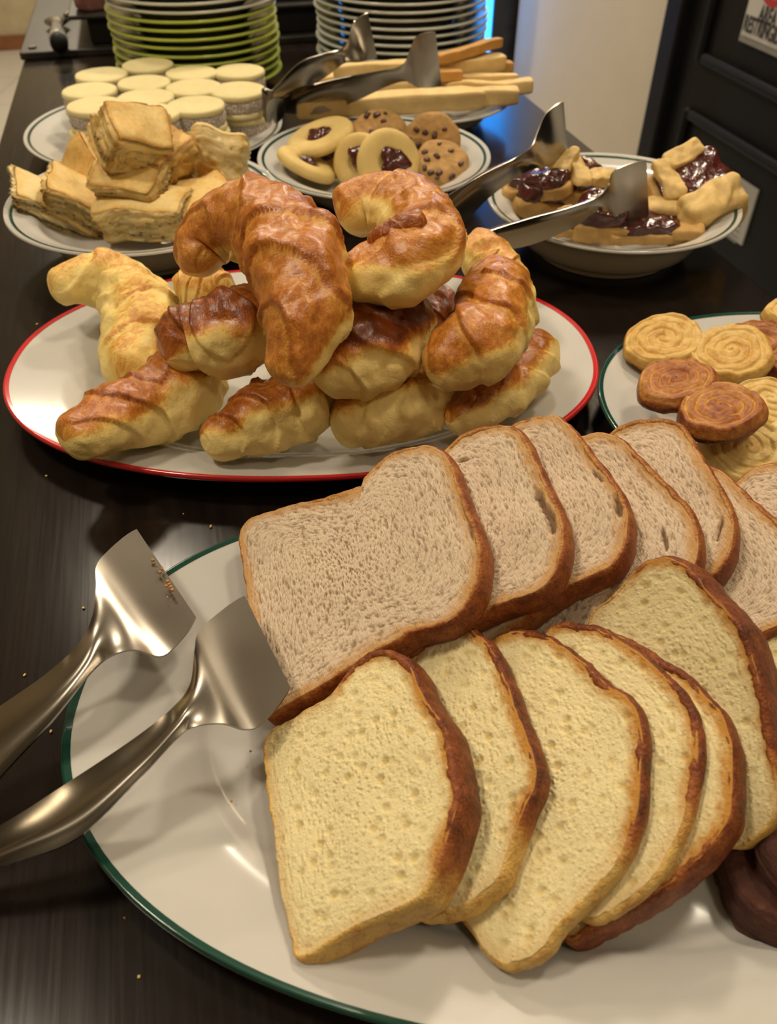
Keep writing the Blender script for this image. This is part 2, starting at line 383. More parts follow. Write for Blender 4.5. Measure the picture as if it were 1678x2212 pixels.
# cooler with a blue lit door beyond the counter
fs = S_END+.03
def s_u(px, py, s): return float(on_plane(px, py, A*s, A) @ N)
ub0, ub1, ub2 = s_u(1000, 40, fs), s_u(1065, 40, fs), s_u(1110, 40, fs)
fr = thing('drinks_cooler', us((ub0+ub2)/2, fs+.3, 0), 'black drinks cooler with a blue lit front past the counter', 'cooler')
o = struct('body', [ubox(ub0-.02, ub2+.10, fs+.03, fs+.6, 0.02, 1.9)], M['black_paint'], fr, .01)
struct('door_frame', [ubox(ub1, ub2+.10, fs, fs+.03, .1, .95), ubox(ub2, ub2+.10, fs, fs+.03, .95, 1.86), ubox(ub0-.02, ub0, fs, fs+.03, .1, 1.86), ubox(ub0, ub1, fs, fs+.03, .1, .45), ubox(ub0, ub2, fs, fs+.03, 1.75, 1.86)], M['black_board'], fr, .004)
struct('blue_lit_panel', [ubox(ub0, ub1, fs+.012, fs+.028, .45, .95), ubox(ub0, ub2, fs+.012, fs+.028, .95, 1.75)], M['blue_light'], fr)
# ceiling downlights; the far one is added to brighten the floor
for k, (lx, ly, pw) in enumerate(LAMPS):
    t = thing('ceiling_downlight', (lx, ly, CEIL-.03), 'round recessed ceiling downlight over the room, the far one added to brighten the floor', 'lamp', 'ceiling downlights')
    V = []; F = []
    for i in range(32):
        a = 2*math.pi*i/32
        for r, z in ((.135, 0), (.16, 0), (.16, .03), (.135, .03)): V.append((lx+r*math.cos(a), ly+r*math.sin(a), CEIL-.03+z))
    for i in range(32):
        for j in range(4): F.append((i*4+j, i*4+(j+1) % 4, ((i+1) % 32)*4+(j+1) % 4, ((i+1) % 32)*4+j))
    mesh_obj('trim_ring', V, F, M['lamp_ring'], t)
    V = [(lx+.135*math.cos(2*math.pi*i/32), ly+.135*math.sin(2*math.pi*i/32), CEIL-.008+z) for z in (0, .004) for i in range(32)]
    F = [tuple(range(32)), tuple(range(63, 31, -1))]+[(i, (i+1) % 32, 32+(i+1) % 32, 32+i) for i in range(32)]
    mesh_obj('diffuser', V, F, M['lamp_glow'], t, smooth=False)

# ------------------------------------------------------------------ the counter
U0, U1 = -.199, .452
ct = thing('buffet_counter', us(.126, .9, 0), 'long dark stained wooden buffet counter carrying all the plates', 'counter')
def counter_mesh(name, parts, mat, bev):
    V, F = join(parts); V = np.asarray(V)
    Vl = V @ RB                              # local axes so that the grain runs along the counter
    base = origin_of(ct)
    me = bpy.data.meshes.new(name); off = np.array([.126, .9, 0.0])
    me.from_pydata((Vl-off).tolist(), [], F); me.materials.append(mat)
    o = bpy.data.objects.new(name, me); COL.objects.link(o); o.parent = ct; o.rotation_euler = (0, 0, AXA); ORI[o.name] = base
    return bevel(o, bev)
counter_mesh('top', [ubox(U0, U1, -.25, 2.25, TZ-.035, TZ)], M['dark_wood'], .003)
counter_mesh('cabinet_body', [ubox(U0+.03, U1-.03, -.22, 2.22, .08, TZ-.035)], M['dark_wood'], .003)
counter_mesh('plinth', [ubox(U0+.06, U1-.06, -.18, 2.18, 0, .08)], M['black_paint'], .003)
bb = thing('black_board', us(.126, 1.75, TZ), 'thin black board lying across the far end of the counter', 'board')
struct('slab', [ubox(U0-.003, U1, 1.405, 2.1, TZ, TZ+.010)], M['black_board'], bb, .002)
for (u, s) in ((-.185, 1.43),):
    V = [us(u+.006*math.cos(a), s+.006*math.sin(a), TZ+.0095+z) for z in (0, .003) for a in np.linspace(0, 2*math.pi, 12, endpoint=False)]
    F = [tuple(range(12)), tuple(range(23, 11, -1))]+[(i, (i+1) % 12, 12+(i+1) % 12, 12+i) for i in range(12)]
    mesh_obj('screw_head', V, F, M['steel'], bb, smooth=False)
BT = TZ+.010
rz = thing('black_riser', us(.12, 1.57, BT), 'low black riser box behind the stacks of plates', 'riser')
struct('box', [ubox(-.10, .42, 1.425, 1.72, BT, BT+.034)], M['black_paint'], rz, .003)
struct('top_board', [ubox(-.125, .43, 1.420, 1.73, BT+.034, BT+.040)], M['black_board'], rz, .002)
def lathe(c, prof, n=48):
    V = []; F = []
    for i in range(n):
        a = 2*math.pi*i/n
        for r, z in prof: V.append((c[0]+r*math.cos(a), c[1]+r*math.sin(a), c[2]+z))
    m = len(prof)
    for i in range(n):
        for j in range(m-1): F.append((i*m+j, i*m+j+1, ((i+1) % n)*m+j+1, ((i+1) % n)*m+j))
    return np.array(V), F
pj = us(-.088, 1.462, BT+.040)
pink = thing('pink_pot', pj, 'glossy pinkish brown ceramic pot on the black riser', 'pot')
mesh_obj('pot_body', *lathe(pj, [(.0001, .0), (.022, .0), (.026, .004), (.029, .04), (.033, .085), (.035, .10), (.032, .10), (.028, .05), (.023, .008), (.0001, .006)]), M['pink_glaze'], pink)
V = []; F = []
yc = at(635, 10, .062); yc = us(.21, 1.52, BT+.040)
cake = thing('yellow_cake', yc, 'flat yellow sponge slab on a dark tray behind the plates', 'cake')
o = mesh_obj('tray', *box_vf(yc+Z*.004, (.20, .16, .008), RB), M['black_board'], cake, smooth=False); bevel(o, .003)
o = mesh_obj('sponge', *box_vf(yc+Z*.026, (.18, .14, .036), RB), M['yellow_cake'], cake, smooth=False); bevel(o, .006, 3)
# utensils on the black board
def tube(P, R, seg=16, cap=True):
    P = np.asarray(P, float); V = []; F = []; n = len(P)
    T = np.gradient(P, axis=0); T /= np.linalg.norm(T, axis=1)[:, None]
    for i in range(n):
        b = np.cross(T[i], Z); b = b/np.linalg.norm(b) if np.linalg.norm(b) > 1e-3 else N; c = np.cross(b, T[i])
        for k in range(seg):
            a = 2*math.pi*k/seg; V.append(P[i]+R[i]*(b*math.cos(a)+c*math.sin(a)))
    for i in range(n-1):
        for k in range(seg): F.append((i*seg+k, i*seg+(k+1) % seg, (i+1)*seg+(k+1) % seg, (i+1)*seg+k))
    if cap: F += [tuple(range(seg-1, -1, -1)), tuple((n-1)*seg+k for k in range(seg))]
    return np.array(V), F
a0, a1 = at(128, 96, .024), at(115, 0, .024); dv = nrm(a1-a0); a1 = a0+dv*.20
ut = thing('serving_spoon', a0, 'clear-handled serving spoon with a dark end lying on the black board', 'spoon')
mesh_obj('handle_cap', *tube([a0-dv*.001, a0+dv*.004, a0+dv*.018], [.010, .0125, .0125]), M['black_paint'], ut)
mesh_obj('handle', *tube([a0+dv*.018, a0+dv*.03, a0+dv*.05, a0+dv*.09, a0+dv*.13], [.0125, .0135, .012, .009, .007]), M['clear_glass'], ut)
bw = a0+dv*.165; V, F = tube([a0+dv*.13, a0+dv*.145, a0+dv*.17, a0+dv*.19, a0+dv*.197], [.004, .012, .019, .013, .003]); V[:, 2] = bw[2]+(V[:, 2]-bw[2])*.35-.004
mesh_obj('bowl', V, F, M['steel'], ut)
b0, b1 = at(142, 34, .016), at(172, 14, .016)
fk = thing('table_fork', b0, 'small steel fork on the black board behind the clear spoon', 'fork')
dv2 = nrm(b1-b0); sd = np.cross(dv2, Z)
mesh_obj('handle', *tube([b0, b0+dv2*.06, b0+dv2*.12], [.004, .0028, .0025], 10), M['steel'], fk)
o = mesh_obj('neck', *box_vf(b0+dv2*.128, (.022, .018, .003), np.stack([sd, dv2, Z], 1)), M['steel'], fk, smooth=False)
for k in range(4):
    p = b0+dv2*.136+sd*(k-1.5)*.006
    mesh_obj('tine', *tube([p, p+dv2*.02+Z*.001, p+dv2*.042+Z*.004], [.0016, .0014, .0006], 8), M['steel'], fk)

# ------------------------------------------------------------------ plates
def oval(n, a, b, e=2.0, rot=0):
    t = np.linspace(0, 2*math.pi, n, endpoint=False); c, s = np.cos(t), np.sin(t)
    x = a*np.sign(c)*np.abs(c)**(2/e); y = b*np.sign(s)*np.abs(s)**(2/e)
    return np.stack([x*math.cos(rot)-y*math.sin(rot), x*math.sin(rot)+y*math.cos(rot)], 1)
def shell(c, O, prof):
    V = []; F = []; n = len(O); m = len(prof)
    for i in range(n):
        for k, z in prof: V.append((c[0]+O[i, 0]*k, c[1]+O[i, 1]*k, c[2]+z))
    for i in range(n):
        for j in range(m-1): F.append((i*m+j, i*m+j+1, ((i+1) % n)*m+j+1, ((i+1) % n)*m+j))
    return np.array(V), F
def smooth_prof(p, n):
    return [tuple(q) for q in catmull(p, n)]
PROF_PLATTER0 = smooth_prof([(.0005, .0075), (.35, .0075), (.62, .0078), (.70, .0095), (.745, .0145), (.80, .0185), (.90, .0225), (.985, .0262), (1.0, .0270)], 44) + \
    smooth_prof([(1.003, .0262), (.995, .0245), (.90, .0185), (.78, .0130), (.70, .0050), (.67, .0006), (.645, .0000), (.63, .0020), (.3, .0025), (.0005, .0025)], 34)
PROF_PLATTER = [(k, z*.8) for k, z in PROF_PLATTER0]
def deep_prof(h):
    return smooth_prof([(.0005, .009), (.30, .009), (.50, .0105), (.62, .0155), (.73, .33*h+.010), (.80, .80*h), (.88, .88*h), (.985, .985*h), (1.0, h)], 40) + \
        smooth_prof([(1.004, h-.0012), (.995, h-.003), (.88, .80*h), (.80, .66*h), (.70, .25*h), (.60, .006), (.575, .0005), (.545, 0), (.53, .003), (.3, .004), (.0005, .004)], 34)
def prof_z(prof, k):
    ks = [p[0] for p in prof]; m = int(np.argmax(ks)); return float(np.interp(k, ks[:m], [p[1] for p in prof[:m]]))
def plate(name, c, O, prof, stripe, kr, label, cat='plate', group=None, mat='porcelain', wrap=False):
    t = thing(name, c, label, cat, group)
    mesh_obj('dish', *shell(c, O, prof), M[mat], t, origin=c)
    if stripe:
        k0, k1 = kr
        sp = [(k, prof_z(prof, k)+.00035) for k in np.linspace(k0, min(k1, 1.0), 5)]
        if wrap: sp += [(1.004, prof[40][1]*0+max(p[1] for p in prof)-.0006), (1.0045, max(p[1] for p in prof)-.0022)]
        ring = sp + [(k, z-.0007) for k, z in reversed(sp)] + [sp[0]]
        mesh_obj('rim_stripe', *shell(c, O, ring), M[stripe], t, origin=c)
    return t
GC = np.array([.068, .199, TZ]); GO = oval(160, .206, .128, 2.25, math.radians(-5))
plate('oval_platter', GC, GO, PROF_PLATTER, 'stripe_green', (.984, 1.0), 'large white oval platter with chipped dark green rim holding sliced bread', 'platter', wrap=True)
RC = np.array([-.057, .482, TZ]); RO = oval(160, .199, .131, 2.2, math.radians(2))
plate('oval_platter', RC, RO, PROF_PLATTER, 'stripe_red', (.985, 1.0), 'white oval platter with red rim piled with croissants', 'platter', wrap=True)
def circ_plate(px, py, h, rpx, label, stripe='stripe_green', kr=(.945, .968)):
    c = at(px, py, h); r = rpx*depth(c)/FPX; c = np.array([c[0], c[1], TZ])
    plate('round_plate', c, oval(112, r, r), deep_prof(h), stripe, kr, label); return c, r
PASTRY, R_PA = circ_plate(311, 421, .044, 287, 'white deep plate with thin green line holding puff pastry squares')
COOKIE, R_CO = circ_plate(808, 330, .036, 250, 'white deep plate with thin green line holding jam and chip cookies')
TART, R_TA = circ_plate(1322, 424, .046, 268, 'white deep plate with thin green line holding broken jam tart')
STK, R_ST = circ_plate(920, 205, .030, 180, 'pale plate under the bundle of breadsticks', None)
_c = at(336, 268, .022); R_AL = 271*depth(_c)/FPX; ALF = np.array([_c[0], _c[1], TZ])
PROF_FLAT = [(k, z) for k, z in PROF_PLATTER]
plate('round_plate', ALF, oval(112, R_AL, R_AL), PROF_FLAT, 'stripe_green', (.955, .975), 'white plate with thin green line stacked with coconut sandwich cookies')
PC = np.array([.2735, .424, TZ]); PO = oval(128, .138, .116, 2.05, 0)
plate('oval_plate', PC, PO, PROF_PLATTER, 'stripe_green', (.980, 1.0), 'white plate with dark green rim holding palmier pastries', 'plate', wrap=True)
# stacks
PROF_STACK = smooth_prof([(.0005, .007), (.5, .007), (.66, .009), (.74, .014), (.86, .019), (.985, .0215), (1.0, .0212)], 24) + \
    smooth_prof([(1.006, .0198), (.99, .0182), (.86, .0150), (.72, .0080), (.63, .0008), (.60, 0), (.57, .003), (.0005, .004)], 20)
def stack(px, py, rpx, names, dz, lab, grp, z0=0):
    c = at(px, py, .03); r = rpx*depth(c)/FPX; random.seed(px)
    for k, mt in enumerate(names):
        cc = np.array([c[0]+random.uniform(-1, 1)*.0022, c[1]+random.uniform(-1, 1)*.0022, TZ+z0+k*dz])
        t = thing('dinner_plate', cc, lab[mt], 'plate', grp[mt])
        key = ('stk', mt, px)
        if key not in STKM:
            O = oval(80, r, r); STKM[key] = mesh_obj('dish', *shell(cc, O, PROF_STACK), M[mt], t, origin=cc)
        else:
            o = STKM[key].copy(); COL.objects.link(o); o.parent = t; o.location = (0, 0, 0)
STKM = {}
stack(432, 128, 174, ['porcelain_green']*9+['porcelain_white']*6, .0093, {'porcelain_green': 'lime green plate in the tall stack behind the coconut cookies', 'porcelain_white': 'white plate on top of the lime green stack'},
      {'porcelain_green': 'green plates in the stack', 'porcelain_white': 'white plates topping the green stack'})
stack(866, 100, 180, ['porcelain_white']*15, .0091, {'porcelain_white': 'white plate in the tall stack behind the breadsticks'}, {'porcelain_white': 'white plates in the stack'})

# ------------------------------------------------------------------ sliced bread
def frame(e1, deg):
    th = math.radians(deg); e1 = nrm([e1[0], e1[1], 0]); r = np.array([e1[1], -e1[0], 0])
    e2 = math.cos(th)*r+math.sin(th)*Z; return e1, e2, np.cross(e2, e1)
def bread(name, P0, fr_, prof, t, label, cat, group, kind, seed, bake_fn, crust_w=.0022, mat='crumb_wheat', cracks=()):
    """prof: closed outline (a, b) on the face plane; body of crumb plus a band of crust round it"""
    e1, e2, n = fr_
    Mn = 220; NR = 104
    O = resample(catmull(prof, 400, True), Mn)
    O[:, :2] += (nz(np.c_[O*1.0, np.zeros(Mn)], 160, seed)*.0006+nz(np.c_[O, np.zeros(Mn)], 420, seed)*.0004)[:, None]
    c = O.mean(0); rad = np.linalg.norm(O-c, axis=1)
    S = np.r_[np.linspace(1, .86, 16), np.linspace(.86, 0.006, NR-16)[1:]]; NR = len(S)
    P2 = np.vstack([c+(O-c)*s for s in S]); ed_d = np.concatenate([(1-s)*rad for s in S])
    bk = np.array([bake_fn(p[0], p[1]) for p in O]); bkf = np.tile(bk, NR)
    if kind == 'wheat':
        f1, s1 = worley(P2, .0015, seed, (1.6, .7), .8); f2, s2 = worley(P2, .0036, seed+5, (1.5, .6), .25)
        pore = np.maximum(sstep(.42, .12, f1)*(.4+.6*s1), sstep(.36, .12, f2)*.9); dep_ = .0009
    else:
        f1, s1 = worley(P2, .0021, seed, (1, 1), .55); f2, s2 = worley(P2, .0062, seed+5, (1, 1.15), .5)
        pore = np.maximum(sstep(.40, .15, f1)*(.3+.5*s1)*.8, sstep(.34, .12, f2)*(.35+.65*s2)); dep_ = .0010
    w = sstep(.0005, .004, ed_d)
    pore *= w
    edge = sstep(.0075 if kind == 'yellow' else .0080, .0008, ed_d+nz(np.c_[P2, np.zeros(len(P2))], 260, seed)*.0020+nz(np.c_[P2, np.zeros(len(P2))], 700, seed)*.0014)*np.clip(bkf*1.5+.25, 0, 1)
    und = nz(np.c_[P2, np.zeros(len(P2))], 45, seed)*.0012
    hgt = und-pore*dep_
    for poly, wd, dp in cracks:
        poly = np.asarray(poly); dmin = np.full(len(P2), 9.0)
        for q0, q1 in zip(poly[:-1], poly[1:]):
            tt = np.clip(((P2-q0) @ (q1-q0))/((q1-q0) @ (q1-q0)), 0, 1); dmin = np.minimum(dmin, np.linalg.norm(P2-(q0+tt[:, None]*(q1-q0)), axis=1))
        ck = sstep(wd, wd*.35, dmin+nz(np.c_[P2, np.zeros(len(P2))], 500, seed)*wd*.5); hgt = hgt-ck*dp; pore = np.maximum(pore, ck); edge = edge*(1-ck)  # slits also get the dark pore tint, painted shade in the recess
    front = P0+P2[:, :1]*e1+P2[:, 1:2]*e2+hgt[:, None]*n
    V = [front]; F = []
    for i in range(NR-1):
        for k in range(Mn): F.append((i*Mn+k, i*Mn+(k+1) % Mn, (i+1)*Mn+(k+1) % Mn, (i+1)*Mn+k))
    F.append(tuple((NR-1)*Mn+k for k in range(Mn)))
    nb = len(front); outl = P0+O[:, :1]*e1+O[:, 1:2]*e2
    rows = [outl-n*(t*q) for q in (.33, .66, 1.0)]
    for j, r_ in enumerate(rows):
        V.append(r_)
        a = 0 if j == 0 else nb+(j-1)*Mn; b = nb+j*Mn
        for k in range(Mn): F.append((a+k, b+k, b+(k+1) % Mn, a+(k+1) % Mn))
    lb = nb+2*Mn; m0 = nb+3*Mn
    for j, s in enumerate((.7, .35, .01)):
        q = c+(O-c)*s; V.append(P0+q[:, :1]*e1+q[:, 1:2]*e2-n*t)
        a = lb if j == 0 else m0+(j-1)*Mn; b = m0+j*Mn
        for k in range(Mn): F.append((a+k, b+k, b+(k+1) % Mn, a+(k+1) % Mn))
    F.append(tuple(m0+2*Mn+k for k in range(Mn-1, -1, -1)))
    V = np.vstack(V); nrest = len(V)-nb
    fl = np.zeros((len(V), 3)); fl[:nb, :2] = P2; fl[nb:, :] = V[nb:]; fl[:, 2] += seed*.37
    base = us(0, 0, 0)+np.array([*(P0+c[0]*e1+c[1]*e2)[:2], (V[:, 2]).min()])
    th_ = thing(name, base, label, cat, group)
    mesh_obj('crumb', V, F, M[mat], th_, attrs={'pore': np.r_[pore, np.zeros(nrest)], 'edge': np.r_[edge, np.ones(nrest)*.3]}, vattrs={'flow': fl}, recalc=False)
    # crust band
    nx = np.roll(O, -1, 0)-np.roll(O, 1, 0); out = np.stack([nx[:, 1], -nx[:, 0]], 1); out /= np.linalg.norm(out, axis=1)[:, None]
    if (out*(O-c)).sum() < 0: out = -out
    N8 = 7; V = []; att = []
    wv = crust_w*(.25+.8*bk)*(1+.45*nz(np.c_[O, np.zeros(Mn)], 120, seed+2)+.25*nz(np.c_[O, np.zeros(Mn)], 500, seed+3))
    for k in range(Mn):
        prof_k = [(-wv[k], -.0006), (-wv[k]*.45, .0003), (.0005, -.0003)]
        for q in np.linspace(.12, .9, N8): prof_k.append((.0009+.0010*math.sin(q*math.pi), -t*q))
        prof_k += [(.0004, -t-.0002), (-wv[k], -t-.0002)]
        m_ = len(prof_k)
        for j, (d, h) in enumerate(prof_k):
            p2 = O[k]+out[k]*d; V.append(P0+p2[0]*e1+p2[1]*e2+n*h)
            att.append(bk[k]*(1.0 if 2 <= j < m_-1 else (.42 if kind == 'wheat' else .8)))
    V = np.array(V); m = len(prof_k)
    V += (nz(V, 300, seed)*.0006)[:, None]*n
    F = [(k*m+j, k*m+(j+1) % m, ((k+1) % Mn)*m+(j+1) % m, ((k+1) % Mn)*m+j) for k in range(Mn) for j in range(m)]
    mesh_obj('crust', V, F, M['crust'], th_, attrs={'bake': att})
    return th_
def trace(pix, P0, fr_):
    e1, e2, n = fr_
    return np.array([[(on_plane(x, y, P0, n)-P0) @ e1, (on_plane(x, y, P0, n)-P0) @ e2] for x, y in pix])
def frame3(p0, p1, deg):
    th = math.radians(deg); e1 = nrm(p1-p0); r = nrm(np.cross(e1, Z)); up_ = nrm(np.cross(r, e1))
    e2 = math.cos(th)*r+math.sin(th)*up_; return e1, e2, np.cross(e2, e1)
TP = at(577, 1552, .0225); TF = frame3(TP, at(517, 1163, .037), 29)
T_PIX = [(517, 1163), (530, 1130), (556, 1115), (640, 1090), (732, 1070), (777, 1055), (786, 1035), (810, 1008), (845, 980), (893, 965), (942, 967), (967, 990), (984, 1035),
         (1005, 1090), (1030, 1155), (1037, 1200), (1030, 1250), (1010, 1300), (970, 1340), (893, 1364), (815, 1403), (710, 1470), (600, 1534), (577, 1550), (566, 1500), (545, 1360), (528, 1240)]
TPROF = trace(T_PIX, TP, TF)
a_top = trace([(942, 966)], TP, TF)[0]; a_rt = trace([(1036, 1195)], TP, TF)[0]
def toast_bake(a, b): return float(np.clip(.48+.16*sstep(.05, .09, b)+.14*sstep(.02, .0, a), 0, 1))
TL = ['whole-wheat bread slice at the front of the fan, fully uncovered face', 'whole-wheat bread slice with a torn slit in its crust, second in the fan',
      'whole-wheat bread slice third in the fan, tallest of the row', 'whole-wheat bread slice fourth in the fan, mostly covered',
      'whole-wheat bread slice fifth in the fan, below the brown palmier', 'whole-wheat bread slice sixth in the fan, only a narrow strip showing',
      'whole-wheat bread slice last in the fan, beside the palmier plate']
TT = .0155
anch = [None, ((1114, 942), (1202, 1115)), ((1195, 897), (1350, 1090)), ((1339, 914), (1455, 1135)), ((1448, 908), (1580, 1112)), ((1600, 1020), (1640, 1165)), None]
CRACKS = {0: [([(1012, 1130), (1018, 1160)], .0012, .002)], 1: [([(1160, 1068), (1172, 1092), (1188, 1118), (1192, 1145)], .0022, .005), ([(990, 995), (1005, 992)], .0012, .003)],
          2: [([(1332, 1078), (1336, 1106)], .0020, .004), ([(1282, 1020), (1300, 1036)], .0010, .003)], 3: [([(1432, 1150), (1440, 1185)], .0012, .003)], 4: [([(1560, 1120), (1548, 1165)], .0010, .003)]}
for k in range(7):
    P0 = TP-TF[2]*((TT+.0006)*k if k < 6 else (TT+.0006)*5+.0110); tk_ = TT if k < 5 else .0105
    if k == 0: prof = TPROF
    else:
        if anch[k]:
            q = trace(anch[k], P0, TF); v0 = a_rt-a_top; v1 = q[1]-q[0]
            an = float(np.clip(math.atan2(v1[1], v1[0])-math.atan2(v0[1], v0[0]), -.22, .22))
            cm = (q[0]+q[1])/2; c0 = (a_top+a_rt)/2
        else: an = .1; cm = cm+np.array([-.020, .034])
        Rm = np.array([[math.cos(an), -math.sin(an)], [math.sin(an), math.cos(an)]])
        prof = (TPROF-c0) @ Rm.T+cm
    sh = prof.mean(0)-TPROF.mean(0)
    bread('wheat_bread_slice', P0, TF, prof, tk_, TL[k], 'bread slice', 'fan of whole-wheat slices', 'wheat', 11+k, (lambda s_: (lambda a, b: toast_bake(a-s_[0], b-s_[1])))(sh),
          cracks=[(trace(pl, P0, TF), w_, d_) for pl, w_, d_ in CRACKS.get(k, [])])
YE = (-.024, .09); YP = at(570, 1590, .017); YF = frame(YE, 32)
YS = [
 ([(574,1595),(640,1549),(711,1504),(767,1433),(816,1405),(851,1412),(883,1437),(921,1518),(963,1581),(984,1693),(984,1749),(949,1855),(921,1911),(893,1946),(781,1995),(655,2062),(633,2030),(616,1953),(605,1897),(591,1777),(577,1693)], -.0055, 32, .018, 'thick yellow egg bread slice standing alone at the front of its fan, whole face showing'),
 ([(984,1346),(1020,1363),(1062,1405),(1097,1483),(1125,1560),(1153,1630),(1156,1693),(1132,1749),(1090,1855),(1076,1897),(1034,1932),(984,1965),(930,1975),(890,1965),(860,1900),(830,1780),(820,1650),(830,1540),(870,1450),(900,1405),(940,1362)], .0170, 32, .0115, 'yellow egg bread slice with a golden soft spot by its dark crust'),
 ([(1069,1380),(1118,1364),(1174,1374),(1244,1419),(1307,1476),(1364,1518),(1386,1581),(1383,1665),(1378,1749),(1342,1848),(1272,1932),(1202,2002),(1174,2046),(1132,2072),(1090,2083),(1055,2062),(1020,2010),(991,1960),(985,1880),(1000,1750),(1010,1600),(1020,1480),(1040,1415)], .0290, 32, .009, 'broad yellow egg bread slice reaching down to the platter with a rounded lower end'),
 ([(1195,1353),(1258,1353),(1328,1377),(1406,1433),(1476,1504),(1504,1574),(1507,1637),(1497,1693),(1476,1777),(1413,1890),(1328,1960),(1270,1985),(1245,1960),(1230,1900),(1215,1700),(1190,1500),(1175,1400)], .0385, 32, .0075, 'yellow egg bread slice with ragged brown top edge, tucked against a darker slice'),
 ([(1272,1352),(1370,1392),(1476,1458),(1539,1518),(1572,1574),(1583,1630),(1580,1721),(1570,1777),(1500,1862),(1410,1932),(1310,1990),(1235,2030),(1212,2010),(1200,1950),(1220,1800),(1210,1550),(1230,1400)], .0465, 32, .018, 'egg bread slice with dark brown crust and a browned lower end on the platter'),
 ([(1273,1339),(1320,1292),(1376,1231),(1423,1206),(1460,1210),(1497,1235),(1535,1283),(1577,1330),(1604,1365),(1622,1410),(1640,1475),(1655,1535),(1664,1600),(1678,1690),(1672,1755),(1640,1800),(1600,1828),(1567,1825),(1515,1795),(1470,1715),(1385,1580),(1300,1450)], .0670, 32, .029, 'largest yellow egg bread slice with thick reddish brown crust, rearmost of the fan but one'),
 ([(1585,1262),(1640,1258),(1700,1290),(1760,1380),(1780,1500),(1770,1620),(1700,1640),(1640,1560),(1600,1420)], .0960, 32, .016, 'pale egg bread slice peeking out behind the largest slice'),
]
for k, (pix, off, deg, t, lab) in enumerate(YS):
    f = YF; P0 = YP-f[2]*off
    if k == 5: P0 = at(1480, 1820, .023); f = frame3(P0, at(1262, 1345, .049), 46)
    prof = trace(pix, P0, f)
    b0, b1 = prof[:, 1].min(), prof[:, 1].max(); a0_, a1_ = prof[:, 0].min(), prof[:, 0].max()
    def yb(a, b, b0=b0, b1=b1, a0_=a0_, a1_=a1_, k=k):
        fb = (b-b0)/(b1-b0); fa = (a-a0_)/(a1_-a0_)
        v = .06+.78*sstep(.52, .80, fb+.25*(fa-.5))
        if k == 4: v = max(v, .72*sstep(.35, .1, fa))
        return float(np.clip(v, 0, 1))
    bread('egg_bread_slice', P0, f, prof, t, lab, 'bread slice', 'fan of yellow egg bread slices', 'yellow', 41+k, yb, crust_w=.0026, mat='crumb_yellow')
# dark bread beside them
def flat_slice(name, c, O, z0, z1, mat, label, cat, group, seed):
    prof = smooth_prof([(.0005, z1), (.5, z1), (.88, z1-.001), (.975, z1-.005), (1.0, (z0+z1)/2), (.975, z0+.004), (.9, z0), (.0005, z0)], 40)
    V, F = shell(c, O, prof); V += (nz(V, 60, seed)*.002+nz(V, 220, seed)*.0008)[:, None]*np.sign(V-c)*np.array([1, 1, .4])
    return tag(mesh_obj(name, V, F, M[mat], origin=c), label, cat, group)
dc = at(1735, 1880, .02); dc[2] = TZ
flat_slice('dark_bread_slice', dc, oval(90, .030, .024, 2.6, .2), .0070, .024, 'dark_bread', 'dark chocolate-brown bread slice lying flat on the platter', 'bread slice', 'dark bread slices', 1)
flat_slice('dark_bread_slice', dc+np.array([.010, .004, 0]), oval(90, .030, .024, 2.6, .1), .0245, .036, 'dark_bread', 'reddish brown bread slice resting on the dark flat one', 'bread slice', 'dark bread slices', 2)

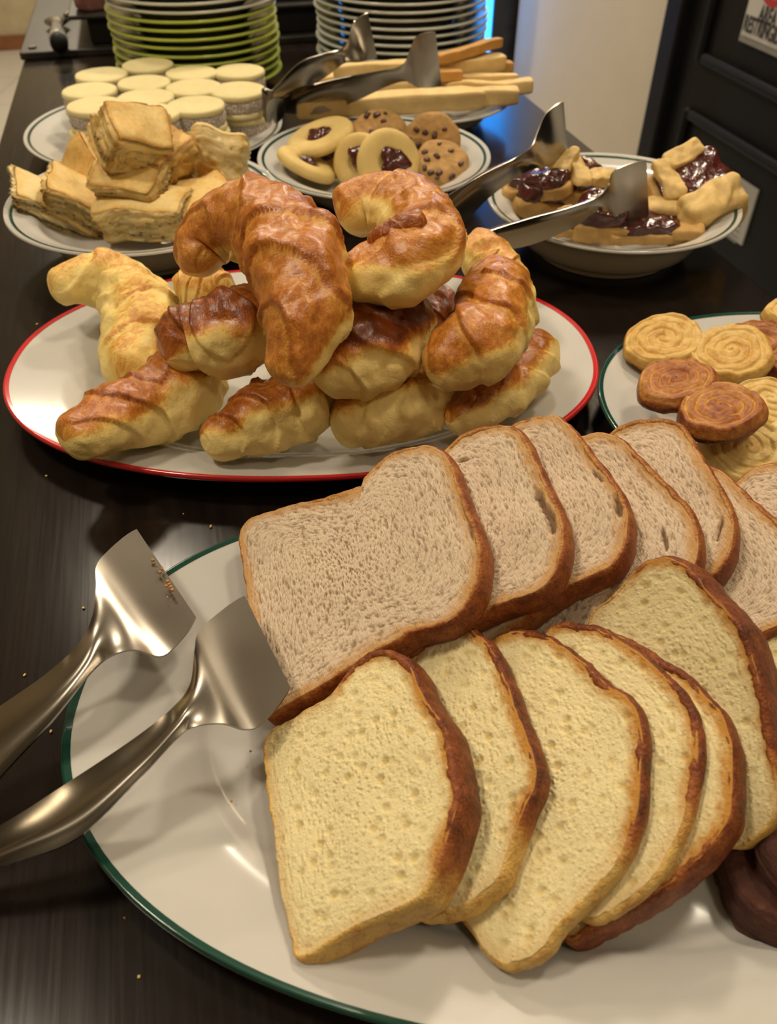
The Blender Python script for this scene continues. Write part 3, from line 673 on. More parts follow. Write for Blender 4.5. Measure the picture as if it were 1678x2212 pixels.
# ------------------------------------------------------------------ croissants
def croissant(pts, label, thr=.15, amt=1.0, dark=0., bands=2.5, seed=0, tilt=(0, 0, 1), tc=.5, soft=.32, name='croissant', group='croissants on the red rimmed platter', ph=0., flat=.9, parent=None):
    P = []; R = []
    for x, y, h, rp in pts:
        p = at(x, y, h); P.append(p); R.append(rp*depth(p)/FPX)
    NS, MS = 150, 80
    Q = catmull(np.c_[np.array(P), np.array(R)], 240)
    d = np.r_[0, np.cumsum(np.linalg.norm(np.diff(Q[:, :3], axis=0), axis=1))]; L = d[-1]
    u = np.linspace(0, L, NS); Q = np.stack([np.interp(u, d, Q[:, k]) for k in range(4)], 1)
    C, Rr = Q[:, :3], Q[:, 3]
    T = np.gradient(C, axis=0); T /= np.linalg.norm(T, axis=1)[:, None]
    tl = nrm(tilt); V = []; B = []; FL = []
    ts = np.linspace(0, 1, NS); phi = np.linspace(0, 2*math.pi, MS, endpoint=False)
    cap = np.ones(NS)
    for i, t in enumerate(ts):
        e = min(u[i]/(Rr[0]*.75+1e-6), (L-u[i])/(Rr[-1]*.75+1e-6))
        cap[i] = math.sqrt(max(0.0, 1-(1-min(e, 1))**2.4)) if e < 1 else 1
    cap = np.maximum(cap, .02)
    for i in range(NS):
        nn = tl-T[i]*(tl @ T[i]); nn /= np.linalg.norm(nn); bb_ = np.cross(T[i], nn)
        dirs = np.cos(phi)[:, None]*nn+np.sin(phi)[:, None]*bb_
        s = abs(ts[i]-tc)*2*bands+.62*np.cos(phi+ph+seed)+.16*np.sin(phi*2+seed)+.14*np.array([mnoise.noise(Vector((math.cos(q_)*1.5, math.sin(q_)*1.5, seed+ts[i]*4))) for q_ in phi])
        fr_ = s-np.floor(s)
        step = np.where(fr_ < .93, (fr_/.93)**1.5, (1-fr_)/.07)
        rr = Rr[i]*1.07*cap[i]*(1+.10*(step-.45))
        rr = rr*np.where(np.cos(phi) < -.4, 1-(1-flat)*sstep(-.4, -.9, np.cos(phi)), 1)
        p = C[i]+dirs*rr[:, None]
        lump = np.array([mnoise.noise(Vector(q)*38+Vector((seed*5.1, 0, 0))) for q in p])*.20+np.array([mnoise.noise(Vector(q)*110+Vector((seed*2.1, 3, 0))) for q in p])*.085+np.array([mnoise.noise(Vector(q)*260+Vector((seed, 1, 7))) for q in p])*.022
        p = C[i]+dirs*(rr*(1+lump))[:, None]
        V.append(p)
        top = dirs @ tl
        tn = np.array([mnoise.noise(Vector(q)*55+Vector((0, seed*3.3, 0))) for q in p])
        b = sstep(thr-soft, thr+soft, top+.30*tn)
        b = b*amt+.10*np.where(fr_ > .80, sstep(.80, .93, fr_), 0)*b-.16*sstep(.22, .0, fr_)*b+dark*b
        b *= 1-.25*sstep(.82, 1.0, abs(ts[i]-.5)*2)
        B.append(b)
        FL.append(np.stack([np.full(MS, u[i]*60)+.35*np.cos(phi+ph+seed), np.cos(phi)*1.2, np.sin(phi)*1.2+seed*3], 1))
    V = np.vstack(V); F = []
    for i in range(NS-1):
        for k in range(MS): F.append((i*MS+k, i*MS+(k+1) % MS, (i+1)*MS+(k+1) % MS, (i+1)*MS+k))
    F += [tuple(range(MS-1, -1, -1)), tuple((NS-1)*MS+k for k in range(MS))]
    o = mesh_obj(name, V, F, M['croissant'], parent, attrs={'bake': np.concatenate(B)}, vattrs={'flow': np.vstack(FL)})
    return o if parent is not None else tag(o, label, 'croissant', group)
CR = [
 dict(pts=[(112,632,.052,32),(185,612,.050,52),(262,622,.044,66),(312,690,.038,80),(300,765,.034,76),(262,828,.030,48)], label='pale yellow underbaked croissant hanging over the platter rim', thr=.75, amt=.38, seed=1),
 dict(pts=[(390,650,.052,42),(425,625,.058,50),(480,650,.058,55)], label='pale croissant almost hidden behind the brown ones', thr=.5, amt=.4, seed=2),
 dict(pts=[(890,725,.046,50),(930,690,.052,62),(985,665,.054,58)], label='dark reddish brown croissant wedged deep in the middle of the pile', thr=-.4, amt=.85, dark=.1, seed=3),
 dict(pts=[(138,955,.047,46),(220,925,.041,66),(310,885,.036,78),(385,850,.036,80),(412,800,.036,68),(350,768,.036,50)], label='croissant with browned back and long pale tip jutting over the red rim', thr=.45, amt=.72, seed=4, tilt=(.1, .45, 1)),
 dict(pts=[(432,950,.031,38),(500,938,.032,60),(590,900,.036,82),(660,868,.036,78),(700,830,.036,58)], label='short croissant with blunt pale end low in front of the pile', thr=.45, amt=.78, seed=5, tilt=(0, .4, 1)),
 dict(pts=[(712,912,.034,42),(775,905,.034,70),(860,882,.036,82),(925,845,.036,72),(962,800,.034,45)], label='plump pale croissant resting low behind the wheat bread', thr=.6, amt=.62, seed=6, tilt=(0, .5, 1)),
 dict(pts=[(972,915,.036,32),(1030,880,.036,50),(1090,835,.038,60),(1140,780,.038,56),(1170,745,.036,35)], label='slim croissant pointing to the wheat bread beneath the dark tipped one', thr=.35, amt=.75, seed=7, tilt=(-.2, .4, 1)),
 dict(pts=[(1000,570,.066,45),(1040,565,.070,60),(1082,600,.066,52),(1112,650,.056,42)], label='pale croissant at the back of the pile nearest the tart tongs', thr=.6, amt=.45, seed=8),
 dict(pts=[(358,780,.064,42),(415,740,.068,78),(490,722,.073,92),(550,700,.074,84),(600,680,.070,60)], label='broad brown croissant with a curled dark flap at its blunt end', thr=.30, amt=.9, seed=9, tilt=(0, .3, 1)),
 dict(pts=[(672,812,.064,52),(735,785,.069,88),(800,757,.072,98),(850,712,.072,84),(885,672,.068,56)], label='glossy dark brown croissant in the middle of the pile', thr=.22, amt=1.0, dark=.10, seed=10, tilt=(0, .45, 1)),
 dict(pts=[(1068,600,.086,55),(1072,655,.087,76),(1050,728,.082,84),(985,775,.076,72),(920,808,.070,42)], label='croissant with a dark spiral tip on the wheat bread side of the pile', thr=.15, amt=.60, seed=11, tilt=(-.3, .2, 1), tc=.3),
 dict(pts=[(430,590,.098,38),(438,535,.107,58),(505,485,.119,76),(598,508,.122,96),(652,590,.118,98),(662,680,.108,88),(640,760,.096,66),(603,828,.084,36)], label='big glossy arched croissant crowning the pile with its tip hanging down', thr=-.05, amt=.63, seed=12, tc=.42, bands=2.9, tilt=(-.25, -.1, 1)),
 dict(pts=[(752,602,.104,50),(830,597,.111,74),(908,568,.118,80),(922,500,.122,76),(868,452,.122,70),(792,448,.120,62),(735,480,.114,48)], label='ring-curled glossy croissant on top of the pile with a dark inner curl', thr=.22, amt=.60, seed=13, tilt=(.15, .35, 1)),
]
for c in CR: croissant(**c)
curl = croissant([(800,528,.124,20),(840,508,.131,28),(885,486,.137,30),(912,474,.138,20)], '', thr=-.2, amt=.82, seed=21, name='inner_curl', parent=bpy.data.objects['croissant.012'])

# ------------------------------------------------------------------ puff pastry squares
def euler(rx, ry, rz_): return np.array(Matrix.Rotation(math.radians(rz_), 3, 'Z') @ Matrix.Rotation(math.radians(ry), 3, 'Y') @ Matrix.Rotation(math.radians(rx), 3, 'X'))
def rbox(dims, k=.30, n=16):
    """rounded box as a deformed cube grid"""
    V = {}; F = []; L = []
    def idx(p):
        q = tuple(np.round(p, 5))
        if q not in V: V[q] = len(L); L.append(p)
        return V[q]
    g = np.linspace(-1, 1, n+1)
    for ax in range(3):
        for sgn in (-1, 1):
            for i in range(n):
                for j in range(n):
                    quad = []
                    for a, b in ((g[i], g[j]), (g[i+1], g[j]), (g[i+1], g[j+1]), (g[i], g[j+1])):
                        p = [0, 0, 0]; p[ax] = sgn; p[(ax+1) % 3] = a; p[(ax+2) % 3] = b; quad.append(idx(np.array(p, float)))
                    F.append(tuple(quad))
    U = np.array(L); ln = np.linalg.norm(U, axis=1); p_ = 1/k
    sup = (np.abs(U)**(2*p_)).sum(1)**(1/(2*p_))
    return U, U/sup[:, None]*np.array(dims)/2, F
def puff(c, dims, rot, label, seed, bake=.3, spot=None):
    U, V, F = rbox(dims, .22, 22)
    lay = V[:, 2]/dims[2]*9+nz(V, 45, seed)*1.6
    side = np.clip(1-np.abs(U[:, 2])**6, 0, 1)*1.0
    saw = lay-np.floor(lay)
    dirv = V.copy(); dirv[:, 2] = 0; dirv /= (np.linalg.norm(dirv, axis=1)[:, None]+1e-6)
    V = V+dirv*(side*(saw-.5)*.0042+side*nz(np.c_[V[:, 2]*4, V[:, 0]*.4, V[:, 1]*.4], 70, seed)*.004)[:, None]
    V = V+V*(nz(V, 30, seed)*.17)[:, None]
    V[:, 2] += nz(V*np.array([1, 1, 0]), 40, seed+4)*.004
    # splayed layers
    V[:, 0] *= 1+.10*np.sin(V[:, 2]/dims[2]*3+seed); V[:, 1] *= 1-.08*np.sin(V[:, 2]/dims[2]*2.4+seed*2)
    bk = bake+.30*sstep(.75, 1.0, np.abs(U).max(1)*np.sort(np.abs(U), 1)[:, 1])-.12*(saw < .25)*side+.12*nz(V, 35, seed+7)
    if spot is not None:
        dd = np.linalg.norm(U-np.array(spot), axis=1); bk += .75*sstep(.5, .25, dd)
    Wd = V @ np.asarray(rot).T+c
    return tag(mesh_obj('puff_pastry', Wd, F, M['puff'], attrs={'bake': bk, 'layer': lay*side}), label, 'pastry', 'puff pastry squares in the plate')
PU = [((300, 405, .028), (.056, .050, .036), (10, 5, 20), 'puff pastry square hidden low beneath the top one', .35, None),
      ((186, 378, .042), (.054, .052, .030), (25, -46, 15), 'orange-browned puff pastry leaning behind the pale pair', .55, None),
      ((165, 432, .037), (.062, .054, .030), (12, 36, 20), 'puff pastry with browned layered side next to the pale leaning one', .36, None),
      ((126, 450, .031), (.080, .050, .020), (14, 36, 24), 'pale flat puff pastry leaning on the plate edge', .08, None),
      ((285, 398, .056), (.054, .046, .032), (22, 6, -12), 'small puff pastry square in the centre beneath the topmost', .32, None),
      ((352, 368, .058), (.036, .054, .058), (5, 15, -25), 'upright puff pastry behind the centre with layered side', .50, None),
      ((462, 362, .054), (.060, .026, .066), (-30, 10, -14), 'pale upright puff pastry with an orange spot on its face', .08, (.0, -1, -.25)),
      ((443, 442, .036), (.060, .054, .032), (14, -12, 25), 'golden puff pastry next to the upright spotted one', .34, None),
      ((318, 464, .034), (.086, .046, .036), (8, -3, -6), 'layered puff pastry block lying at the front with a pale cut end', .22, None),
      ((283, 300, .090), (.056, .050, .044), (38, 22, 42), 'topmost puff pastry tilted on the heap with splayed layers', .36, None)]
for k, (p, dm, eu, lab, bk, spot) in enumerate(PU): puff(at(*p), np.array(dm)*.94, euler(*eu), lab, 60+k, bk+.10, spot)

# ------------------------------------------------------------------ coconut sandwich cookies
def disc_prof(r, z0, z1, bev): return [(.0001, z1), (r*.6, z1+.0004), (r-bev, z1), (r-bev*.3, z1-bev*.3), (r, z1-bev), (r, z0+bev), (r-bev*.3, z0+bev*.3), (r-bev, z0), (.0001, z0)]
ALFP = [(218, 157), (318, 136), (413, 153), (516, 149), (192, 191), (310, 174), (418, 184), (513, 190), (205, 223), (314, 206), (422, 222), (322, 240)]
AH = .0245; AR = 61*depth(at(330, 200, .06))/FPX
ALAB = ['at the back corner on the counter-edge side', 'at the very back against the green plates', 'in the back row between two others', 'at the back corner beside the tongs spring end',
        'on the counter-edge side of the middle row', 'in the middle of the cluster', 'in the middle beside the tongs side cookie', 'on the tongs side with coconut edge showing',
        'at the front corner behind the pastry plate', 'in the front middle behind the topmost pastry', 'at the front with full coconut side showing', 'mostly hidden behind the topmost puff pastry']
def alfajor(c, lab, seed, grp):
    random.seed(seed); r = AR*random.uniform(.97, 1.03)
    t = thing('coconut_sandwich_cookie', c, lab, 'cookie', grp)
    for nm, z0, z1, rr, mt in (('bottom_cookie', 0, .0065, r, 'short_cookie'), ('coconut_filling', .0058, .0185, r*.985, 'coconut'), ('top_cookie', .0178, AH, r, 'short_cookie')):
        V, F = lathe(c, disc_prof(rr, z0, z1, .0022), 44)
        if mt == 'coconut':
            V = V+((nz(V, 420, seed)*.0016)[:, None]*np.c_[(V-c)[:, :2]/rr, np.zeros(len(V))])
        else: V = V+np.c_[(nz(V, 60, seed)[:, None]*.0010*(V-c)[:, :2]/rr), np.zeros(len(V))]
        mesh_obj(nm, V, F, M[mt], t)
for k, (x, y) in enumerate(ALFP):
    p = at(x, y, .0570)
    for lv in (0, 1):
        c = np.array([p[0], p[1], TZ+.0068+lv*(AH+.0003)])
        if lv == 0: c[:2] += np.array([.004*math.sin(k*2.1), .004*math.cos(k*1.7)])
        alfajor(c, ('pale coconut-edged sandwich cookie '+ALAB[k]) if lv else 'pale coconut-edged sandwich cookie in the lower layer', 80+k*2+lv, 'coconut cookies, upper layer' if lv else 'coconut cookies, lower layer')

# ------------------------------------------------------------------ jam and chip cookies
def basis(n, xref=(1, 0, 0)):
    n = nrm(n); x = np.asarray(xref, float)-n*(np.asarray(xref) @ n); x = nrm(x); return np.stack([x, np.cross(n, x), n], 1)
def cookie(c, rpx, n, label, kind, seed, jam=(0, 0), jr=.36, tk=.009, xr=(1, 0, 0)):
    r = rpx*depth(c)/FPX; R_ = basis(n, xr); random.seed(seed)
    base = c.copy()
    t = thing('chip_cookie' if kind == 'chip' else 'jam_cookie', base, label, 'cookie', 'cookies in the plate')
    if kind == 'jam': pr = [(.0001, tk*.55), (r*.30, tk*.62), (r*.42, tk*1.0), (r*.7, tk*1.12), (r*.9, tk*.95), (r*.985, tk*.6), (r, tk*.3), (r*.97, .0008), (r*.9, 0), (.0001, 0)]
    else: pr = [(.0001, tk*1.2), (r*.5, tk*1.2), (r*.85, tk*1.05), (r*.97, tk*.7), (r, tk*.35), (r*.97, .001), (r*.9, 0), (.0001, 0)]
    pr = smooth_prof(pr, 36); V, F = lathe((0, 0, 0), pr, 56)
    wob = nz(V, 70 if kind == 'chip' else 30, seed); V = V*(1+wob[:, None]*(.07 if kind == 'chip' else .03))
    if kind == 'chip': V[:, 2] += nz(V, 190, seed)*.0016
    mesh_obj('cookie_body', V @ R_.T+c, F, M['chip_cookie' if kind == 'chip' else 'butter_cookie'], t)
    if kind == 'jam':
        a = np.linspace(0, 2*math.pi, 40, endpoint=False); O = np.stack([np.cos(a), np.sin(a)], 1)*(r*jr*(1+.16*np.sin(3*a+seed)+.10*np.sin(5*a+seed*2)))[:, None]+np.array(jam)*r
        V, F = shell((0, 0, 0), O, [(.001, tk*1.25), (.5, tk*1.25), (.85, tk*1.12), (1, tk*.8), (.9, tk*.5), (.001, tk*.5)]); V[:, 2] += nz(V, 200, seed)*.0016
        mesh_obj('jam', V @ R_.T+c, F, M['jam'], t)
    else:
        for k in range(13):
            a = random.uniform(0, 6.28); q = r*math.sqrt(random.uniform(.02, .8)); s = random.uniform(.0018, .0036)
            U, W_, Fq = rbox((s*2.2, s*1.5, s*1.4), .4, 3)
            W_ = W_ @ euler(random.uniform(-20, 20), random.uniform(-20, 20), random.uniform(0, 180)).T+np.array([q*math.cos(a), q*math.sin(a), tk*1.17])
            mesh_obj('chocolate_chip', W_ @ R_.T+c, Fq, M['chocolate'], t)
TOCAM = nrm(CAMP-at(808, 330, .04))
cookie(at(700, 352, .016), 62, (0, -.1, 1), 'jam cookie lying under the others on the plate', 'jam', 101, jr=.55)
cookie(at(693, 305, .040), 76, (-.30, -.12, 1), 'jam cookie lying tilted with small jam centre beside the edge-on one', 'jam', 102, jr=.36)
e_dir = nrm(at(718, 397, .016)-at(598, 328, .040)); c0 = (at(718, 397, .020)+at(598, 328, .040))/2
cookie(c0+np.array([0, .006, -.003]), 66, np.cross(e_dir, nrm(-TOCAM+.25*Z)), 'butter cookie leaning edge-on at the plate rim', 'jam', 103, jr=.3, xr=e_dir)
cookie(at(818, 296, .040), 62, (-.15, -.55, .8), 'chip cookie leaning at the back with few chips', 'chip', 104)
cookie(at(932, 312, .038), 64, nrm(TOCAM+np.array([-.05, 0, .12])), 'round chip cookie standing upright with many dark chips', 'chip', 105)
cookie(at(952, 366, .026), 60, (.05, -.50, .85), 'chip cookie lying in front of the upright chip cookie', 'chip', 106, tk=.013)
cookie(at(780, 352, .032), 60, nrm(TOCAM+np.array([-.30, 0, .10])), 'jam cookie half covered by the big jam centred one', 'jam', 107, jam=(.0, .25), jr=.4)
cookie(at(838, 354, .036), 70, nrm(TOCAM+np.array([.32, 0, .22])), 'jam cookie facing out with large glossy dark jam centre', 'jam', 108, jam=(.16, -.02), jr=.50)

# ------------------------------------------------------------------ broken jam tart
def tart(c, dims, rot, label, seed, lattice=(), rim=None, jam=True):
    """slab of tart: lumpy crust, jam on top, strips of lattice dough, an upturned outer rim"""
    t = thing('jam_tart_piece', c, label, 'tart', 'pieces of jam tart'); R_ = np.asarray(rot)
    U, V, F = rbox((dims[0], dims[1], dims[2]*.55), .25, 14); V = V*(1+nz(V, 55, seed)*.16)[:, None]; V[:, 2] += nz(V, 160, seed)*.0018
    mesh_obj('crust_base', V @ R_.T+c, F, M['tart_crust'], t)
    if jam:
        U, V, F = rbox((dims[0]*.9, dims[1]*.9, dims[2]*.5), .38, 14); V = V*(1+nz(V, 70, seed+1)*.2)[:, None]; V[:, 2] += dims[2]*.42+nz(V, 120, seed)*.003
        mesh_obj('jam_layer', V @ R_.T+c, F, M['jam'], t)
    for (x, y, ang, ln) in lattice:
        U, V, F = rbox((ln, .017, .008), .28, 14); V = V*(1+nz(V, 70, seed+2)*.30)[:, None]; V[:, 2] += nz(V, 60, seed+5)*.004+nz(V, 200, seed)*.0015
        V = V @ euler(0, 0, ang).T+np.array([x, y, dims[2]*.64])
        mesh_obj('lattice_strip', V @ R_.T+c, F, M['tart_lattice'], t)
    if rim:
        side, hgt, thk = rim; U, V, F = rbox((dims[0]*.95, thk, hgt), .42, 24)
        V = V*(1+nz(V, 32, seed+3)*.40+nz(V, 90, seed+4)*.14)[:, None]; V[:, 1] += side*dims[1]*.5; V[:, 2] += hgt*.12
        mesh_obj('crust_rim', V @ R_.T+c, F, M['tart_lattice'], t)
tart(at(1150, 432, .030), (.060, .048, .030), euler(8, 14, 25), 'broken jam tart piece with rough crumbly side at the plate edge', 201, [(.006, -.010, 20, .040)])
tart(at(1165, 398, .046), (.058, .040, .022), euler(10, -8, -15), 'jam tart piece with bright wet jam under the upper tong blade', 202, [(.02, .012, 75, .03)])
tart(at(1242, 400, .040), (.052, .050, .028), euler(14, 6, 40), 'jam tart chunk topped with a pale dough lump', 203, [(-.012, -.004, 60, .040), (.004, -.020, -10, .034)])
tart(at(1238, 372, .048), (.044, .022, .020), euler(0, 0, -10), 'browned tart crust end at the back of the heap', 204, [], (1, .014, .014), False)
tart(at(1300, 482, .034), (.050, .038, .034), euler(15, 0, -10), 'dark jam tart lump beside the lower tong blade', 205, [])
tart(at(1392, 500, .030), (.064, .028, .018), euler(10, 0, 4), 'thin tart sliver smeared with jam at the plate front', 206, [])
tart(at(1445, 488, .034), (.056, .030, .018), euler(12, -6, -14), 'bare golden tart crust piece at the plate front', 207, [], (1, .020, .020), False)
tart(at(1230, 488, .030), (.040, .024, .016), euler(12, 4, 10), 'small tart crumb piece beneath the lower tong', 208, [(0, 0, 5, .03)])
tart(at(1488, 408, .050), (.070, .052, .024), euler(30, -14, 24), 'large jam tart wedge with upturned pale crust rim propped on the plate edge', 209, [(-.022, .010, 80, .034), (.004, .024, 4, .032)], (-1, .044, .034))

# ------------------------------------------------------------------ breadsticks
def stick(p0, p1, wpx, label, seed, mat='breadstick'):
    a, b = at(*p0), at(*p1); L = np.linalg.norm(b-a); w = 2*wpx*depth((a+b)/2)/FPX
    U, V, F = rbox((L, w, w*.92), .22, 14); V = V*(1+np.c_[np.zeros(len(V)), nz(V, 50, seed)*.22, nz(V, 50, seed+3)*.22]); V[:, 2] += nz(V, 18, seed)*.003
    x = nrm(b-a); y = nrm(np.cross(Z, x)); R_ = np.stack([x, y, np.cross(x, y)], 1)
    return tag(mesh_obj('breadstick', V @ R_.T+(a+b)/2, F, M[mat]), label, 'breadstick', 'breadsticks in the bundle')
stick((690, 178, .040), (960, 165, .040), 15, 'breadstick running beneath the tong blades', 301)
stick((700, 200, .036), (985, 188, .036), 16, 'pale breadstick inside the bundle', 302)
stick((720, 158, .056), (950, 143, .058), 14, 'breadstick on the far side of the bundle next to the white plates', 303)
stick((925, 150, .058), (1088, 135, .058), 18, 'thick pale breadstick ending near the white wall', 304)
stick((945, 128, .072), (1082, 90, .078), 11, 'toasted orange breadstick raised on top of the bundle', 305, 'breadstick_toasted')
stick((985, 160, .050), (1106, 145, .052), 12, 'toasted breadstick tip behind the thick one', 306, 'breadstick_toasted')
stick((960, 178, .046), (1118, 168, .048), 10, 'thin breadstick lying in the middle of the bundle', 307)
stick((900, 212, .040), (1120, 206, .042), 19, 'wide breadstick poking out beyond the front one', 308)
stick((960, 192, .042), (1150, 188, .044), 16, 'longest breadstick reaching furthest to the wall', 309)
stick((640, 238, .042), (1044, 210, .044), 21, 'long front breadstick along the near side of the bundle', 310)
stick((880, 168, .056), (998, 163, .056), 12, 'short toasted breadstick beside the front tong blade', 311, 'breadstick_toasted')

# ------------------------------------------------------------------ palmiers
def palmier(l1, l2, rpx, n, label, seed, bake, h):
    """two spiral lobes joined at a point"""
    c1, c2 = at(*l1, h[0]), at(*l2, h[1]); c = (c1+c2)/2; n = nrm(n)
    x = nrm(c2-c1); n = nrm(n-x*(n @ x)); R_ = np.stack([x, np.cross(n, x), n], 1); r = rpx*depth(c)/FPX; sep = np.linalg.norm(c2-c1)/2
    Vs = []; Fs = []; Bk = []; tk = .0105
    for sgn in (-1, 1):
        NRr, NP = 46, 72; V = []
        for i in range(NRr):
            q = i/(NRr-1)
            for k in range(NP):
                a = 2*math.pi*k/NP; rr = r*max(q, .004)*(1+.05*math.sin(2*a+seed)+.03*math.sin(3*a+seed*1.7))
                ph_ = q*4.2+sgn*a/(2*math.pi); s = ph_-math.floor(ph_)
                g = (math.cos(2*math.pi*s)*.5+.5)
                z = tk*(1-.75*max(0, (q-.86)/.14)**2)+(-.0012*g**4)*(1 if q < .95 else .3)
                V.append((sgn*sep+rr*math.cos(a)*1.0, rr*math.sin(a)*.97, z)); Bk.append(bake*(.8+.35*(1-g))+.35*sstep(.8, 1, q)*bake+.25*bake*(1-q))
        for q, z in ((.99, .003), (.93, 0), (.01, 0)):
            for k in range(NP):
                a = 2*math.pi*k/NP; rr = r*q*(1+.05*math.sin(2*a+seed)+.03*math.sin(3*a+seed*1.7)); V.append((sgn*sep+rr*math.cos(a), rr*math.sin(a)*.97, z)); Bk.append(bake*1.3+.1)
        nt = NRr+3; F = [(i*NP+k, i*NP+(k+1) % NP, (i+1)*NP+(k+1) % NP, (i+1)*NP+k) for i in range(nt-1) for k in range(NP)]
        Vs.append(np.array(V)); off = 0 if sgn < 0 else len(Vs[0]); Fs += [tuple(j+off for j in f) for f in F]
    V = np.vstack(Vs); V[:, 2] += nz(V, 130, seed)*.0022; V[:, :2] *= (1+nz(V, 60, seed)*.05)[:, None]
    return tag(mesh_obj('palmier', V @ R_.T+c, Fs, M['palmier'], attrs={'bake': Bk}), label, 'pastry', 'palmiers on the plate')
palmier((1432, 752), (1576, 778), 89, (0, -.25, 1), 'pale golden two-lobed palmier lying at the plate rim', 401, .30, (.026, .030))
palmier((1640, 760), (1740, 800), 84, (-.1, -.2, 1), 'browned palmier beside the pale golden pair of lobes', 402, .70, (.022, .022))
palmier((1700, 700), (1760, 760), 60, (0, -.2, 1), 'pale palmier at the back rim of the plate', 403, .25, (.030, .03))
palmier((1655, 890), (1760, 930), 82, (0, -.2, 1), 'pale palmier half covered by the caramelised one', 404, .16, (.030, .030))
palmier((1605, 985), (1735, 985), 98, (0, -.3, 1), 'large pale palmier nearest the wheat bread', 405, .15, (.024, .024))
palmier((1460, 846), (1556, 906), 93, (-.05, -.35, 1), 'caramelised brown two-lobed palmier resting on the pale ones', 406, .66, (.040, .046))

# ------------------------------------------------------------------ tongs
def ribbon(name, secs, parent, depth_m=.004, thick=.0011, flip=1, nseg=70, nc=13):
    """folded steel strip: secs = (left pixel, right pixel, left height, right height, trough depth)"""
    Lp = catmull([at(a[0], a[1], hl) for a, b, hl, hr, d in secs], nseg); Rp = catmull([at(b[0], b[1], hr) for a, b, hl, hr, d in secs], nseg)
    D = catmull([[d] for *_, d in secs], nseg)[:, 0]
    C = (Lp+Rp)/2; T = np.gradient(C, axis=0); T /= np.linalg.norm(T, axis=1)[:, None]
    w_ = np.ones(nseg); w_[-4:] = (.998, .99, .975, .95)
    Lp = C+(Lp-C)*w_[:, None]; Rp = C+(Rp-C)*w_[:, None]
    X = Rp-Lp; nn = np.cross(X, T); nn /= np.linalg.norm(nn, axis=1)[:, None]; nn *= flip
    v = np.linspace(0, 1, nc); V = []
    for side in (0, 1):
        for i in range(nseg):
            sh = (np.sin(v*math.pi)**.9)*D[i]
            V.append(Lp[i]+X[i]*v[:, None]-nn[i]*(sh+side*thick)[:, None])
    V = np.vstack(V); F = []; m = nseg*nc
    for i in range(nseg-1):
        for j in range(nc-1):
            a = i*nc+j; F.append((a, a+1, a+nc+1, a+nc)); F.append((m+a, m+a+nc, m+a+nc+1, m+a+1))
    for i in range(nseg-1):
        a = i*nc; F.append((a, a+nc, m+a+nc, m+a)); b = i*nc+nc-1; F.append((b, m+b, m+b+nc, b+nc))
    for j in range(nc-1):
        F.append((j, m+j, m+j+1, j+1)); b = (nseg-1)*nc+j; F.append((b, b+1, m+b+1, m+b))
    o = mesh_obj(name, V, F, M['steel'], parent); o.data.set_sharp_from_angle(angle=math.radians(50)); return o
tg = thing('serving_tongs', at(-330, 1905, .001), 'steel serving tongs with crumbs on one blade resting on the bread platter rim', 'tongs', None)
ribbon('arm', [((-330, 1860), (-320, 1930), .012, .004, .000), ((-180, 1690), (-170, 1860), .024, .014, .008), ((-60, 1565), (-55, 1745), .034, .026, .009), ((0, 1525), (5, 1672), .038, .032, .009), ((100, 1455), (108, 1560), .044, .040, .008), ((165, 1395), (192, 1456), .047, .045, .006),
               ((198, 1335), (238, 1417), .048, .046, .003), ((207, 1270), (290, 1403), .048, .044, .0012), ((208, 1222), (345, 1417), .048, .040, .0006), ((235, 1188), (380, 1394), .047, .038, .0003), ((292, 1138), (427, 1338), .046, .038, .0001)], tg)
ribbon('arm', [((-330, 1880), (-320, 1950), .012, .004, .000), ((-160, 1865), (-150, 1935), .022, .016, .006), ((0, 1783), (0, 1872), .034, .030, .009), ((142, 1693), (163, 1812), .042, .038, .010), ((292, 1593), (300, 1682), .048, .044, .008), ((375, 1526), (382, 1594), .051, .048, .005),
               ((411, 1475), (421, 1569), .052, .048, .003), ((421, 1400), (480, 1562), .052, .046, .0012), ((430, 1362), (530, 1575), .052, .042, .0006), ((462, 1332), (568, 1561), .051, .041, .0003), ((526, 1282), (630, 1490), .050, .043, .0001)], tg)
tg2 = thing('serving_tongs', at(900, 520, .05), 'steel serving tongs gripping the broken jam tart', 'tongs', None)
ribbon('arm', [((760, 560), (790, 590), .066, .048, .0), ((860, 490), (890, 555), .086, .052, .007), ((948, 435), (983, 500), .090, .058, .009), ((1038, 380), (1060, 424), .092, .066, .009), ((1108, 345), (1135, 373), .094, .076, .006), ((1148, 318), (1172, 361), .100, .070, .003), ((1163, 283), (1192, 360), .106, .064, .001), ((1180, 246), (1212, 354), .112, .060, .0004), ((1217, 216), (1228, 342), .118, .058, .0001)], tg2)
ribbon('arm', [((760, 565), (790, 595), .066, .048, .0), ((930, 548), (950, 590), .064, .044, .008), ((1043, 505), (1062, 548), .068, .046, .010), ((1138, 474), (1150, 528), .070, .046, .010), ((1222, 452), (1238, 492), .072, .052, .008), ((1285, 430), (1292, 456), .076, .062, .004), ((1315, 400), (1328, 468), .082, .050, .001), ((1330, 368), (1362, 490), .092, .036, .0004), ((1396, 343), (1402, 466), .096, .042, .0001)], tg2)
tg3 = thing('serving_tongs', at(600, 262, .03), 'steel serving tongs laid on the breadsticks beside the coconut cookies', 'tongs', None)
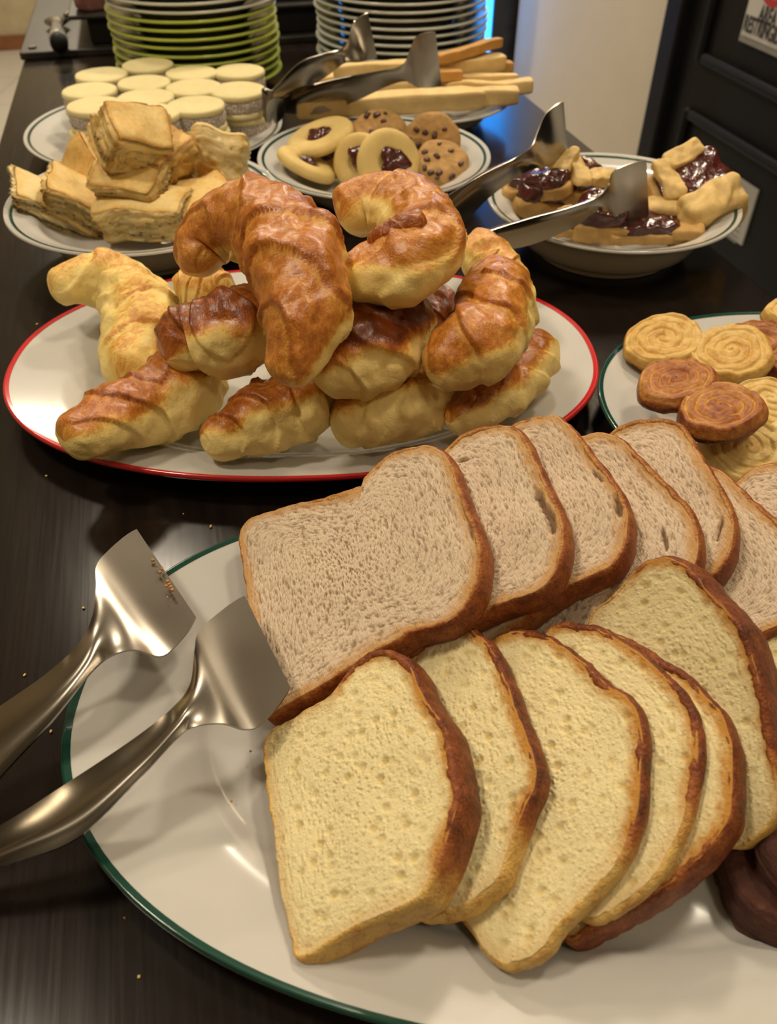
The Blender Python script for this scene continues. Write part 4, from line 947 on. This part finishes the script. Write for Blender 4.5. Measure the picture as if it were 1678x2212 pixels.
ribbon('arm', [((590, 196), (588, 214), .070, .060, .004), ((645, 139), (650, 196), .098, .066, .009), ((700, 117), (704, 166), .108, .082, .008), ((735, 108), (742, 138), .112, .094, .004), ((752, 90), (762, 134), .120, .094, .001), ((762, 52), (785, 131), .138, .096, .0004), ((794, 26), (815, 127), .146, .096, .0001)], tg3)
ribbon('arm', [((612, 214), (612, 244), .060, .040, .004), ((660, 190), (680, 247), .070, .040, .010), ((730, 171), (760, 222), .080, .050, .010), ((819, 156), (835, 187), .090, .072, .006), ((868, 142), (876, 176), .098, .080, .002), ((886, 105), (900, 188), .116, .076, .0006), ((902, 78), (928, 190), .128, .074, .0004), ((940, 67), (954, 186), .134, .074, .0001)], tg3)
ribbon('spring_bend', [((590, 196), (588, 214), .070, .060, 0), ((568, 190), (566, 232), .068, .042, 0), ((566, 200), (574, 262), .064, .032, 0), ((585, 208), (598, 266), .062, .030, 0), ((612, 214), (614, 250), .060, .038, 0)], tg3, nseg=40)

# ------------------------------------------------------------------ crumbs
def crumbs(name, spots, h, size, label, mat, seed):
    random.seed(seed); parts = []
    for (x, y) in spots:
        c = at(x, y, h(x, y)); s = random.uniform(.6, 1.5)*size
        U, V, F = rbox((s*random.uniform(.8, 2), s, s*.8), .4, 3); parts.append((V @ euler(0, 0, random.uniform(0, 180)).T+c, F))
    V, F = join(parts); return tag(mesh_obj(name, V, F, M[mat]), label, 'crumbs', None, 'stuff')
random.seed(77)
crumbs('bread_crumbs', [(random.uniform(260, 560), random.uniform(1600, 2000)) for _ in range(26)]+[(500, 1180), (320, 1530), (365, 1515), (310, 1525), (1500, 2080), (1380, 2140)], lambda x, y: .0105, .0006, 'fine dark crumbs scattered over the empty end of the bread platter', 'crumb_bits', 5)
crumbs('bread_crumbs', [(455, 1137), (396, 1110), (53, 1458), (180, 1313), (110, 1580), (300, 2110), (100, 1028), (80, 700), (150, 690)], lambda x, y: .0006, .0009, 'pale crumbs fallen on the dark counter', 'tart_lattice', 6)
o = crumbs('bread_crumbs', [(365, 1262), (369, 1268), (362, 1256), (359, 1266), (372, 1274), (356, 1238), (350, 1228), (345, 1236), (362, 1290), (330, 1210), (338, 1222)], lambda x, y: .0450-.000012*(y-1190), .0011, 'golden crumbs stuck on the crumbed tong blade', 'crumb_bits', 9)
